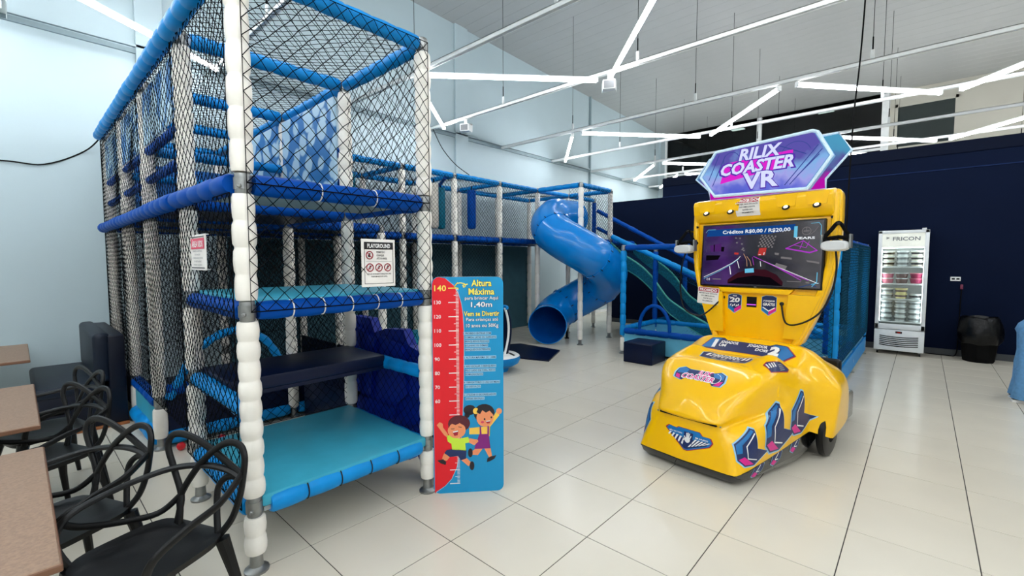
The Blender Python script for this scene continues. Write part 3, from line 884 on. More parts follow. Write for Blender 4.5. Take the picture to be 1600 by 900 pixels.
for a, b in zip(cuts, cuts[1:]):
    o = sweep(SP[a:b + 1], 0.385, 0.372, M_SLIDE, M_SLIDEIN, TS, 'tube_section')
    if b != nS - 1:
        p = SP[b]; t = (SP[b + 1] - SP[b - 1]).normalized()
        fl_ = MB().lathe([(-0.02, 0.384), (-0.018, 0.398), (-0.003, 0.398), (-0.001, 0.393), (0.001, 0.393), (0.003, 0.398), (0.018, 0.398), (0.02, 0.384)], p, t, M_SLIDE, 40, caps=False)
        sh(fl_, SB).build('flange', o)
        al = t.orthogonal().normalized(); bl = t.cross(al)
        for k in range(12):
            q = p + (al * cos(2 * pi * k / 12) + bl * sin(2 * pi * k / 12)) * 0.396
            sh(MB().lathe([(-0.026, 0.009), (0.026, 0.009)], q, t, M_BLACKMAT, 6), SB).build('bolt', o)
# support legs under the slide
for (x, y, zt) in ((-3.6, 5.1, 0.5),):
    sh(MB().tube([(x, y, 0.0), (x, y, zt)], 0.025, M_BLACKMAT, 8).lathe([(0, 0.05), (0.015, 0.05)], (x, y, 0), (0, 0, 1), M_BLACKMAT, 12), SB).build('support_leg', TS)

t = thing('floor_mat', 'flat navy landing mat on the tiles in front of the tube slide', 'mat', (-3.3, 3.3, 0))
MB().prism([(a - (-3.3), b - 3.3, 0.0) for a, b in ((-4.3, 3.05), (-2.97, 2.90), (-2.50, 3.04), (-2.87, 3.85), (-3.85, 3.32 + 0.55))], (0, 0, 0.028), M_NAVY).build('mat_pad', t, 20)

# ------------------------------------------------------------------ inclined wavy slide and its ball pit enclosure
PB = Vector((-0.3, 5.8, 0))
PEN = thing('ball_pit_enclosure', 'blue ball pit enclosure with an inclined wavy slide behind the arcade machine', 'ball pit', PB)
P_ = dict(base=PB, root=PEN)
X0, X1, XM = -1.93, 1.27, 0.2
def penpost(x, y, zt, m, top=True):
    o = post(x, y, [], top=zt, bottom=0.33, m=m, r=0.052, seg=0.2, top_clamp=top, **P_)
    sh(MB().lathe(foam_profile(0.05, 0.3, 0.25, 0.045), (x, y, 0), (0, 0, 1), M_FOAMW, 12), PB).build('white_sleeve', o)
    return o
penpost(X0, 4.47, 1.9, M_LIGHTBLUE)
for x, y, m in ((XM, 4.47, M_DECKBLUE), (XM, 3.66, M_DECKBLUE), (X1, 3.66, M_LIGHTBLUE), (X1, 5.5, M_LIGHTBLUE), (X1, 7.3, M_LIGHTBLUE), (-1.94, 5.8, M_DECKBLUE), (X0, 7.3, M_DECKBLUE), (1.05, 4.9, M_DECKBLUE)):
    penpost(x, y, 1.9, m)
PENM = M_DECKBLUE
for a, b in (((X0, 4.47), (XM, 4.47)), ((XM, 4.47), (XM, 3.66)), ((XM, 3.66), (X1, 3.66)), ((X1, 3.66), (X1, 5.5)), ((X1, 5.5), (X1, 7.3))):
    beam(a + (1.9,), b + (1.9,), PENM, 0.05, 0.2, **P_)
    beam(a + (0.42,), b + (0.42,), PENM, 0.055, 0.2, **P_)
for a, b in (((-1.94, 5.8), (X1, 5.8)), ((X0, 4.47), (X0, 7.3)), ((X0, 7.3), (X1, 7.3))):
    beam(a + (0.45,), b + (0.45,), M_TOPBLUE, 0.05, 0.2, **P_)
M_PENW = mat('pale_blue_board', (96, 176, 208), 0.4)
for lo, hi in (((X0 + 0.03, 4.455, 0.06), (XM, 4.485, 0.40)), ((XM - 0.015, 3.66, 0.06), (XM + 0.015, 4.47, 0.40)), ((XM, 3.645, 0.06), (X1, 3.675, 0.40)), ((X1 - 0.015, 3.66, 0.06), (X1 + 0.015, 7.3, 0.40)), ((X0 - 0.01, 4.47, 0.06), (X0 + 0.02, 7.3, 0.40)), ((X0, 7.28, 0.06), (X1, 7.31, 0.40)), ((X0, 5.785, 0.06), (X1, 5.815, 0.42))):
    sh(MB().rbox(lo, hi, M_PENW, 0.005, 1), PB).build('pit_wall', PEN)
# light blue kick board along the right side, seen past the arcade machine
sh(MB().rbox((X1 + 0.02, 3.62, 0.06), (X1 + 0.045, 7.4, 0.3), M_LIGHTBLUE, 0.005, 1), PB).build('kick_board', PEN)
sh(MB().rbox((X0 + 0.03, 4.5, 0.05), (X1 - 0.03, 7.26, 0.09), M_TEALV, 0.005, 1), PB).build('pit_floor', PEN)
for o_, u, v in (((X1 + 0.06, 3.66, 0.42), (0, 1.84, 0), (0, 0, 1.48)), ((X1 + 0.06, 5.5, 0.42), (0, 1.8, 0), (0, 0, 1.48)), ((XM, 3.6, 0.42), (X1 - XM, 0, 0), (0, 0, 1.48)), ((XM - 0.06, 3.66, 0.42), (0, 0.8, 0), (0, 0, 1.48))):
    net(o_, u, v, m=M_NETT, w=0.003, cu=0.09, cv=0.07, **P_)
net((X0, 5.8, 0.08), (3.15, 0, 0), (0, 0, 0.36), m=M_NETT, w=0.003, cu=0.07, cv=0.07, **P_)
# slide bed with wavy profile, teal netted sides, padded rails
pr = [(-2.98, 2.08), (-2.64, 1.80), (-2.28, 1.58), (-2.0, 1.34), (-1.83, 1.12), (-1.66, 0.92), (-1.45, 0.78), (-1.21, 0.64), (-0.97, 0.52), (-0.6, 0.36), (-0.2, 0.26), (0.2, 0.22)]
ps = spline([(x, 0, z) for x, z in pr], 4)
def strip(y, lo, hi, m):
    mb = MB()
    mb.grid([[Vector((p.x, y, p.z - lo)), Vector((p.x, y, p.z - hi))] for p in ps], m)
    mb.grid([[Vector((p.x, y + 0.02, p.z - hi)), Vector((p.x, y + 0.02, p.z - lo))] for p in ps], m)
    return mb
M_TEALNET = mat('teal_net_fabric', (12, 92, 112), 0.6, spec=0.2, var=0.5, scale=40)
for y in (5.78, 6.86):
    sh(strip(y, 0.0, 0.26, M_TEALNET), PB).build('side_band', PEN)
    sh(MB().tube([(p.x, y + 0.01, p.z) for p in ps], 0.02, mat('teal_piping', (60, 160, 150), 0.5), 8), PB).build('side_piping', PEN)
    sh(MB().tube([(p.x, y + 0.01, p.z - 0.27) for p in ps], 0.014, mat('teal_piping', (60, 160, 150), 0.5), 8), PB).build('side_piping', PEN)
mb = MB()
mb.grid([[Vector((p.x, 5.8, p.z - 0.24)), Vector((p.x, 6.86, p.z - 0.24))] for p in ps], M_NAVY)
mb.grid([[Vector((p.x, 6.86, p.z - 0.3)), Vector((p.x, 5.8, p.z - 0.3))] for p in ps], M_NAVY)
sh(mb, PB).build('slide_bed', PEN)
beam((-2.96, 5.77, 2.2), (1.2, 5.77, 0.36), M_LIGHTBLUE, 0.052, 0.2, **P_)
beam((-4.02, 6.9, 2.92), (0.6, 6.9, 0.5), M_DECKBLUE, 0.05, 0.25, **P_)
beam((-4.02, 6.9, 2.5), (0.2, 6.9, 0.4), M_DECKBLUE, 0.045, 0.25, **P_)
net((-2.9, 5.77, 1.98), (1.9, 0, -0.84), (0, 0, 0.18), m=M_NETT, w=0.0025, cu=0.06, cv=0.06, **P_)
hp = [(-1.335 + 0.27 * cos(a), 4.47, 0.50 + 0.4 * sin(a)) for a in [pi * k / 20 for k in range(21)]]
hp = [(hp[0][0], 4.47, 0.4)] + hp + [(hp[-1][0], 4.47, 0.4)]
sh(MB().tube(hp, [0.026 + 0.006 * abs(sin(i * 1.2)) for i in range(len(hp))], M_DECKBLUE, 10), PB).build('padded_hoop', PEN)

t = thing('step_block', 'navy padded step block standing in front of the ball pit hoop', 'step block', (-1.345, 4.14, 0))
MB().rbox((-0.25, -0.26, 0), (0.25, 0.26, 0.335), M_NAVY, 0.018, 3).build('block', t)
MB().tube(rr3 := [(x, -0.262, z) for x, z in ((-0.235, 0.02), (0.235, 0.02), (0.235, 0.315), (-0.235, 0.315))], 0.004, M_NAVY, 5, closed=True).build('seam', t)

# balls in the two pits and the few that rolled out
BM = {'yellow': mat('yellow_ball', (240, 196, 20), 0.35), 'red': mat('red_ball', (214, 26, 40), 0.35), 'blue': mat('blue_ball', (20, 80, 190), 0.35), 'green': mat('green_ball', (30, 150, 70), 0.35)}
BME = {k: MB().ball((0, 0, 0), 0.035, m, 7).mesh('play_ball') for k, m in BM.items()}
def ball(c, x, y, z, label, group):
    o = link('play_ball', BME[c], None, (x, y, z)); o.rotation_euler = (random.random() * 3, random.random() * 3, 0)
    tag(o, label, 'ball', group)
cs = list(BM)
rows = []
for i in range(13):
    for j in range(11):
        if random.random() < 0.16:
            x = -3.98 + i * 0.082 + random.uniform(-.006, .006); y = -1.92 + j * 0.082 + random.uniform(-.006, .006)
            if x > -3.05: continue
            rows.append((x, y, 0.196))
for k, (x, y, z) in enumerate(rows):
    c = cs[(k * 7 + k // 3) % 4]
    ball(c, x, y, z, '%s plastic ball lying in the ball pit under the netted structure' % c, '%s balls in the left pit' % c)
for k in range(9):
    x = -1.7 + (k % 9) * 0.14 + random.uniform(-.03, .03); y = 5.2 + (k % 3) * 0.2 + random.uniform(-.03, .03)
    c = 'yellow' if k % 3 == 0 else cs[k % 4]
    ball(c, x, y, 0.126, '%s plastic ball lying in the ball pit beside the arcade machine' % c, '%s balls in the right pit' % c)
for c, x, y, lb in (('red', -2.78, -1.92, 'red plastic ball on the tiles, nearer the netted structure post foot'), ('red', -2.72, -1.62, 'red plastic ball on the tiles, farther under the blue pit rail'), ('yellow', -2.83, -1.80, 'yellow plastic ball on the tiles between two red ones')):
    ball(c, x, y, 0.036, lb, None)

# ------------------------------------------------------------------ kiddie ride half hidden by the height board
KB = (-2.72, 2.05, 0)
t = thing('kiddie_ride', 'blue and white round ride-on toy with tall curved back behind the height board', 'ride-on toy', KB)
mb = MB().lathe([(0.0, 0.16), (0.03, 0.17), (0.07, 0.17), (0.08, 0.24), (0.13, 0.32), (0.19, 0.345), (0.235, 0.335)], (0, 0, 0), (0, 0, 1), M_TOPBLUE, 32)
b0 = mb.build('base', t)
MB().lathe([(0.235, 0.336), (0.26, 0.30), (0.272, 0.15), (0.275, 0.01)], (0, 0, 0), (0, 0, 1), M_WHITE, 32).build('top_shell', t)
MB().prism([(0.1, 0.1, 0.272), (0.3, 0.03, 0.262), (0.29, 0.08, 0.262), (0.16, 0.12, 0.272)], (0, 0, 0.004), M_BLACKPL).build('black_flash', t, 0)
rows = []
for i in range(17):
    s = i / 16; z = 0.24 + 0.72 * s; y = 0.13 * sin(s * 2.6) - 0.02
    w = 0.2 * (1 - 0.25 * s)
    rows.append([(-0.05 + w * cos(a), y + 0.03 + w * 0.5 * sin(a) , z) for a in [pi * k / 12 - 0.2 for k in range(15)]])
mb = MB().grid(rows, M_NAVY)
mb.grid([[(p[0] * 1.06 + 0.003, p[1] + 0.02, p[2]) for p in reversed(r)] for r in rows], M_NAVY)
mb.build('backrest', t)
for k in (0, -1):
    MB().tube([r[k] for r in rows], 0.018, M_WHITE, 8).build('white_edge', t)
MB().tube([rows[-1][k] for k in range(15)], 0.035, M_TOPBLUE, 10).build('head_pad', t)

# ------------------------------------------------------------------ height board
B0 = Vector((-0.512, -0.885, 0)); B1 = Vector((-0.178, -0.510, 0))
ub = (B1 - B0).normalized(); nb = ub.cross(Vector((0, 0, 1))).normalized()
BW = (B1 - B0).length
bt = thing('height_board', 'red and blue children height chart board leaning by the tower post', 'height board', (B0 + B1) / 2, math.atan2(ub.y, ub.x))
# local frame: x along the board from its centre, y behind, z up
hw = BW / 2
outl = rrect(-hw, 0.0, hw, 1.56, 0.045)
sl = MB().prism([(x, 0.0, z) for x, z in outl], (0, 0.018, 0), K_CYAN, K_WHITE)
sl.build('panel', bt, 0)
def BX(px): return -hw + (px - 40) / 277.0 * BW          # board print measured left to right
k = 1.557 / 838.0
def BZ(py): return 0.004 + (866 - py) * k
P = Print()
red = [(BX(44), BZ(866))] + [(BX(a), BZ(b)) for a, b in ((85, 838), (110, 812), (130, 770), (142, 715), (150, 640), (156, 560), (160, 470), (162, 380), (163, 300), (163, 230), (160, 170), (154, 130), (143, 92), (125, 60), (95, 35), (70, 29), (58, 31), (47, 40), (42, 55), (41, 80))]
P.poly([(a, b) for a, b in red], K_RED, 0)
P.line([(BX(a), BZ(b)) for a, b in ((48, 862), (85, 838), (110, 812), (130, 770), (142, 715), (150, 640), (156, 560), (160, 470), (162, 380), (163, 300), (163, 230), (160, 170), (154, 130), (143, 92), (125, 60), (95, 35))], 0.004, K_LILAC, 1)
zero = BZ(830); cm = (BZ(71) - zero) / 140.0
xr = BX(143)
for c in range(0, 141):
    L = 0.072 if c % 10 == 0 else (0.034 if c % 5 == 0 else 0.02)
    P.rect(xr - L, zero + c * cm - (0.003 if c % 10 == 0 else 0.0016), xr, zero + c * cm + (0.003 if c % 10 == 0 else 0.0016), K_YEL if c == 140 else K_WHITE, 2)
for c in range(60, 140, 10):
    P.text(str(c), BX(49), zero + c * cm - 0.011, 0.026, K_WHITE, 2, bold=0.01)
P.text('140', BX(50), zero + 140 * cm - 0.02, 0.042, K_YEL, 2, bold=0.01, width=0.082)
P.line([(BX(126), BZ(66)), (BX(136), BZ(54)), (BX(150), BZ(51)), (BX(166), BZ(54)), (BX(170), BZ(64)), (BX(163), BZ(68)), (BX(160), BZ(60)), (BX(178), BZ(56))], 0.007, K_YEL, 2)
P.line([(BX(140), BZ(50)), (BX(126), BZ(66)), (BX(142), BZ(74))], 0.007, K_YEL, 2)
cx = BX(232)
def outlined(txt, x, z, h, m, width, bold=0.02):
    P.text(txt, x, z, h, K_NAVY, 2, bold=bold + 0.035, align='c', width=width * 1.03)
    P.text(txt, x, z, h, m, 3, bold=bold, align='c', width=width)
outlined('Altura', cx, BZ(64), 0.046, K_YEL, 0.142)
outlined('Máxima', cx, BZ(96), 0.046, K_YEL, 0.182)
outlined('para brincar Aqui', cx, BZ(115), 0.024, K_WHITE, 0.235, 0.01)
outlined('1,40m', cx, BZ(143), 0.036, K_WHITE, 0.150)
outlined('Vem se Divertir', cx, BZ(178), 0.036, K_YEL, 0.252)
outlined('Para crianças até', cx + 0.004, BZ(197), 0.024, K_WHITE, 0.228, 0.01)
outlined('10 anos ou 50Kg', cx + 0.004, BZ(221), 0.026, K_WHITE, 0.230, 0.01)
rules = [(244, '1. PROIBIDO ENTRAR COM', 0), (259, 'COMIDA, LATAS OU GARRAFAS', 1), (275, 'BRINQUEDOS PESSOAIS', 1), (291, 'BOLINHAS OU DEMAIS', 1), (306, 'BRINQUEDOS EXTERNOS;', 1), (337, '2. ALTURA MÁXIMA DE 1,40M;', 0), (371, '3. NÃO ESCALAR O BRINQUEDO', 0), (387, 'PELO LADO DE FORA, RISCO', 1), (402, 'DE MACHUCADOS;', 1), (434, '4. OBRIGATÓRIO O USO DE MEIAS', 0), (450, 'OU DESCALÇO;', 1), (482, '5. UTILIZAR O ESCORREGADOR', 0), (497, 'APENAS SENTADO.', 1)]
for py, s, ind in rules:
    w = len(s) * 0.0088
    P.rect(BX(158) + 0.012 * ind + 0.004, BZ(py + 5) - 0.003, BX(158) + 0.012 * ind + w + 0.008, BZ(py + 5) + 0.019, K_LILAC, 1)
    P.text(s, BX(158) + 0.012 * ind + 0.005, BZ(py + 4), 0.013, K_NAVY, 2, bold=0.012, width=w)
# two cheerful running children, flat print
def C(pts, m, layer): P.poly([(BX(a * 0.3149 + 20), BZ(580 + 120 + (b - 600) * 0.472 * 0.0 + b * 0.0)) for a, b in pts], m, layer)
# print frame of the lower crop: 635 x 900 px covering photo x 670-790, y 600-770
def Q(pts, m, layer):
    out = []
    for a, b in pts:
        px = 670 + a * 120 / 635.0; py = 600 + b * 170 / 900.0
        out.append((BX((px - 660) * 2.5), BZ((py - 420) * 2.5)))
    P.poly(out, m, layer)
def QE(x, y, rx, ry, m, layer, a0=0, a1=360, n=18):
    Q([(x + rx * cos(radians(a0 + (a1 - a0) * i / n)), y + ry * sin(radians(a0 + (a1 - a0) * i / n))) for i in range(n if a1 - a0 >= 360 else n + 1)], m, layer)
# girl
QE(335, 195, 52, 42, K_HAIR, 2); Q([(300, 200), (285, 265), (325, 258), (345, 225)], K_HAIR, 2)
QE(455, 225, 88, 76, K_HAIR, 2); QE(385, 205, 24, 26, K_GOLD, 3)
QE(462, 262, 72, 78, K_SKIN, 4); Q([(390, 215), (420, 232), (440, 200), (470, 222), (500, 205), (530, 240), (532, 190), (480, 160), (410, 175)], K_HAIR, 5)
Q([(330, 345), (420, 340), (505, 340), (585, 245), (555, 220), (490, 320), (500, 420), (420, 420), (410, 400), (330, 398)], K_GOLD, 3)
QE(580, 213, 25, 25, K_SKIN, 4)
Q([(412, 400), (492, 400), (506, 522), (370, 522)], K_PURPLE, 4); Q([(416, 335), (428, 335), (432, 405), (416, 405)], K_PURPLE, 5); Q([(482, 335), (494, 335), (494, 405), (480, 405)], K_PURPLE, 5)
Q([(380, 522), (440, 522), (400, 575), (345, 570), (350, 540)], K_SKIN, 3); Q([(455, 522), (508, 522), (520, 590), (495, 600)], K_SKIN, 3)
QE(337, 553, 20, 38, K_HAIR, 4); Q([(475, 637), (480, 605), (510, 590), (556, 582), (540, 612), (500, 632)], K_HAIR, 4)
QE(458, 275, 7, 9, K_HAIR, 6); QE(515, 262, 7, 9, K_HAIR, 6); Q([(465, 290), (510, 285), (500, 312), (478, 312)], K_DRED, 6); Q([(468, 290), (508, 286), (504, 294), (472, 297)], K_WHITE, 7)
QE(440, 300, 14, 10, K_PINK, 5)
# boy
QE(245, 305, 92, 70, K_BROWN, 5); QE(225, 360, 75, 66, K_SKIN, 6); Q([(158, 340), (180, 300), (215, 315), (250, 300), (300, 330), (325, 350), (320, 280), (250, 240), (180, 260), (155, 300)], K_BROWN, 7)
Q([(140, 400), (180, 395), (240, 430), (320, 418), (335, 465), (295, 470), (300, 535), (185, 520), (180, 470), (150, 450)], K_LIME, 5)
Q([(60, 310), (85, 285), (110, 300), (112, 330), (150, 385), (150, 420), (120, 395), (85, 345)], K_SKIN, 5)
Q([(330, 430), (400, 445), (405, 460), (370, 490), (325, 465)], K_SKIN, 6)
Q([(185, 515), (305, 530), (300, 600), (255, 612), (235, 575), (165, 580), (120, 545), (140, 520)], K_NAVY, 5)
Q([(120, 545), (165, 580), (140, 610), (100, 600), (108, 570)], K_SKIN, 4); Q([(260, 610), (305, 595), (350, 640), (320, 665)], K_SKIN, 4)
Q([(62, 605), (110, 595), (136, 620), (130, 645), (90, 630)], K_HAIR, 5); QE(350, 662, 20, 38, K_HAIR, 5)
Q([(190, 368), (240, 358), (232, 400), (205, 405)], K_DRED, 8); Q([(192, 368), (238, 360), (235, 370), (196, 377)], K_WHITE, 9)
P.line([(BX((670 + 178 * .189 - 660) * 2.5), BZ((600 + 345 * .189 - 420) * 2.5)), (BX((670 + 205 * .189 - 660) * 2.5), BZ((600 + 345 * .189 - 420) * 2.5))], 0.004, K_HAIR, 8)
P.line([(BX((670 + 240 * .189 - 660) * 2.5), BZ((600 + 330 * .189 - 420) * 2.5)), (BX((670 + 265 * .189 - 660) * 2.5), BZ((600 + 335 * .189 - 420) * 2.5))], 0.004, K_HAIR, 8)
P.build('printed_face', bt, (0, 0, 0), (1, 0, 0), (0, 0, 1), step=0.0005)

# ------------------------------------------------------------------ two notices tied to the tower nets
M_SIGN = mat('white_sign_board', (236, 232, 226), 0.5)
t = thing('playground_sign', 'white sign with black heading and three red prohibition circles on the tower net', 'sign', (XA + OUT + 0.02, -1.30, 1.66), radians(90))
MB().rbox((-0.118, 0.0, -0.148), (0.118, 0.006, 0.148), M_SIGN, 0.002, 1).build('plate', t)
P = Print()
P.line([(-0.1, -0.128), (0.1, -0.128), (0.1, 0.128), (-0.1, 0.128), (-0.1, -0.128)], 0.003, K_BLACK, 1)
P.rect(-0.1, 0.085, 0.1, 0.128, K_BLACK, 1).text('PLAYGROUND', 0, 0.094, 0.026, K_WHITE, 2, bold=0.02, align='c', width=0.16)
for x, z in ((-0.066, 0.048), (-0.064, -0.028), (-0.002, -0.028), (0.060, -0.028)):
    P.ring(x, z, 0.023, 0.006, K_DRED, 2, 20)
    P.disc(x - 0.002, z - 0.004, 0.008, K_GREY if z < 0 else K_BLACK, 1).disc(x + 0.002, z + 0.008, 0.005, K_BLACK, 1)
    P.line([(x - 0.016, z - 0.016), (x + 0.016, z + 0.016)] if z < 0 else [(x - 0.014, z + 0.014), (x + 0.016, z - 0.016)], 0.005, K_DRED, 3)
for s, z in (('PERMITIDO', 0.062), ('CRIANÇAS', 0.042), ('ATÉ 10 ANOS', 0.022)):
    P.text(s, -0.018, z, 0.012, K_BLACK, 2, bold=0.015, width=len(s) * 0.0066)
P.rect(-0.09, 0.008, 0.09, 0.0095, K_GREY, 1)
P.text('NÃO SÓ OS PROIBIDOS BRINQUEDO, MAS', 0, -0.072, 0.008, K_BLACK, 2, bold=0.02, align='c', width=0.17)
P.text('TODOS EM VOLTA DO LOCAL', 0, -0.088, 0.008, K_BLACK, 2, bold=0.02, align='c', width=0.115)
P.build('sign_print', t, (0, 0, 0), (1, 0, 0), (0, 0, 1))
for x, z in ((-0.11, 0.14), (0.11, 0.14), (-0.11, -0.14), (0.11, -0.14)):
    MB().tube([(x, -0.003, z), (x, 0.03, z + 0.002)], 0.0025, K_WHITE, 5).build('cable_tie', t)

t = thing('area_kids_sign', 'small white notice with pink-red heading on the left side net of the tower', 'sign', (-1.145, YA - OUT - 0.015, 1.725), 0)
MB().rbox((-0.16, 0.0, -0.105), (0.16, 0.006, 0.105), M_SIGN, 0.002, 1).build('plate', t)
P = Print()
P.rect(-0.14, 0.02, 0.14, 0.082, K_PINK, 1).text('ÁREA KIDS', 0, 0.032, 0.036, K_WHITE, 2, bold=0.02, align='c', width=0.23)
P.rect(-0.14, 0.088, 0.14, 0.093, K_BLACK, 1).rect(-0.14, -0.094, 0.14, -0.088, K_BLACK, 1)
for i, s in enumerate(('PERMITIDA A ENTRADA', 'DE CRIANÇAS', 'ACOMPANHADAS DOS PAIS', 'OU RESPONSÁVEIS', 'PROIBIDO CALÇADOS')):
    P.text(s, 0, 0.002 - i * 0.02, 0.010, K_GREY, 2, bold=0.02, align='c', width=len(s) * 0.0105)
P.build('sign_print', t, (0, 0, 0), (1, 0, 0), (0, 0, 1))
for x, z in ((-0.15, 0.1), (0.15, 0.1), (-0.15, -0.1), (0.15, -0.1)):
    MB().tube([(x, -0.003, z), (x, 0.025, z + 0.002)], 0.0025, K_WHITE, 5).build('cable_tie', t)
# ------------------------------------------------------------------ the arcade machine (own frame: x right, y away from the viewer, z up)
AR = thing('arcade_machine', 'yellow two-seat racing arcade machine with lit topper and screen', 'arcade machine', (0.68, 0.66, 0), -0.125)

def facet_shell(verts, faces, m, name, bevel=0.02, seg=3, mirror=True, parent=None):
    """faceted half shell mirrored in x, edges rounded"""
    bm = bmesh.new()
    vv = [bm.verts.new(v) for v in verts]
    for f in faces: bm.faces.new([vv[i] for i in f])
    if mirror:
        gv = bmesh.ops.duplicate(bm, geom=bm.verts[:] + bm.edges[:] + bm.faces[:])
        nv = [e for e in gv['geom'] if isinstance(e, bmesh.types.BMVert)]
        for v in nv: v.co.x = -v.co.x
        bmesh.ops.remove_doubles(bm, verts=bm.verts[:], dist=1e-4)
    bmesh.ops.recalc_face_normals(bm, faces=bm.faces[:])
    if bevel:
        es = [e for e in bm.edges if len(e.link_faces) == 2 and e.calc_face_angle(0) > 0.06]
        bmesh.ops.bevel(bm, geom=es, offset=bevel, segments=seg, profile=0.5, affect='EDGES', clamp_overlap=True)
    bmesh.ops.triangulate(bm, faces=[f for f in bm.faces if len(f.verts) > 4])
    bmesh.ops.recalc_face_normals(bm, faces=bm.faces[:])
    me = bpy.data.meshes.new(name)
    bm.to_mesh(me); bm.free()
    me.materials.append(m)
    me.polygons.foreach_set('use_smooth', [True] * len(me.polygons)); me.update()
    me.set_sharp_from_angle(angle=radians(40))
    o = link(name, me, parent or AR)
    return o
def bvh_of(o):
    bm = bmesh.new(); bm.from_mesh(o.data); t = BVHTree.FromBMesh(bm); bm.free(); return t

V = {}
names = []; coords = []
def pt(n, *c): V[n] = len(coords); coords.append(c)
# nose
pt('a0', 0, -0.03, 0.10); pt('a1', 0.395, 0.0, 0.10); pt('a2', 0.45, 0.12, 0.12)
pt('b0', 0, 0.05, 0.40); pt('b1', 0.25, 0.06, 0.405); pt('bs', 0.505, 0.13, 0.42)
pt('c0', 0, 0.005, 0.435); pt('c1', 0.255, 0.03, 0.44)
pt('h0', 0, 0.13, 0.635); pt('h1', 0.30, 0.16, 0.62)
pt('d0', 0, 0.48, 0.83); pt('d1', 0.24, 0.47, 0.83); pt('d2', 0.51, 0.39, 0.765)
pt('e0', 0, 0.555, 0.775); pt('e1', 0.22, 0.555, 0.775); pt('e2', 0.33, 0.56, 0.865)
pt('f0', 0, 0.82, 0.85); pt('f1', 0.20, 0.82, 0.85); pt('f2', 0.31, 0.86, 0.905); pt('f3', 0.40, 0.84, 0.88)
pt('g1', 0.54, 0.60, 0.66); pt('g2', 0.555, 0.62, 0.54)
pt('k0', 0, 0.95, 0.78); pt('k1', 0.30, 0.97, 0.78); pt('k2', 0.47, 1.00, 0.74)
pt('r0', 0, 1.20, 0.925); pt('r1', 0.36, 1.19, 0.925); pt('r2', 0.52, 1.20, 0.885); pt('rs', 0.555, 1.06, 0.66)
pt('t0', 0, 1.34, 0.93); pt('t1', 0.36, 1.34, 0.93); pt('t2', 0.54, 1.34, 0.87)
pt('m1', 0.58, 0.97, 0.25); pt('m2', 0.57, 0.99, 0.56)
pt('w1', 0.75, 1.20, 0.655); pt('w2', 0.725, 1.06, 0.205); pt('w0', 0.60, 0.98, 0.245); pt('w3', 0.745, 1.16, 0.56)
pt('x0', 0, 1.95, 0.60); pt('x1', 0.55, 1.95, 0.60); pt('x2', 0.72, 1.75, 0.60); pt('x3', 0.70, 1.80, 0.24); pt('x4', 0.55, 1.95, 0.24); pt('x5', 0, 1.95, 0.24)
pt('u0', 0, 0.0, 0.09); pt('y2', 0.54, 1.45, 0.80)
F = [tuple(V[n] for n in f.split()) for f in (
    'a0 a1 b1 b0', 'a1 a2 bs b1', 'b0 b1 c1 c0', 'c0 c1 h1 h0', 'h0 h1 d1 d0', 'h1 d2 d1', 'c1 g1 d2 h1', 'b1 g2 g1 c1', 'bs g2 b1',
    'd0 d1 e1 e0', 'd1 d2 e2 e1', 'e0 e1 f1 f0', 'e1 e2 f2 f1', 'e2 d2 g1 f3', 'e2 f3 f2', 'f0 f1 k1 k0', 'f1 f2 k1', 'f2 f3 k2 k1', 'f3 g1 k2',
    'k0 k1 r1 r0', 'k1 k2 r2 r1', 'k2 rs r2', 'g1 g2 rs k2', 'r0 r1 t1 t0', 'r1 r2 t2 t1', 'a2 m1 bs', 'bs m1 m2 g2', 'g2 m2 rs',
    'm1 w0 m2', 'm2 w0 w3', 'm2 w3 rs', 'rs w3 w1', 'rs w1 r2', 'w0 w2 w3', 'w3 w2 x3 x2 w1', 'r2 w1 y2 t2', 'w1 x2 y2', 't0 t1 t2 y2 x1 x0', 'y2 x2 x1', 'x1 x2 x3 x4', 'x0 x1 x4 x5')]
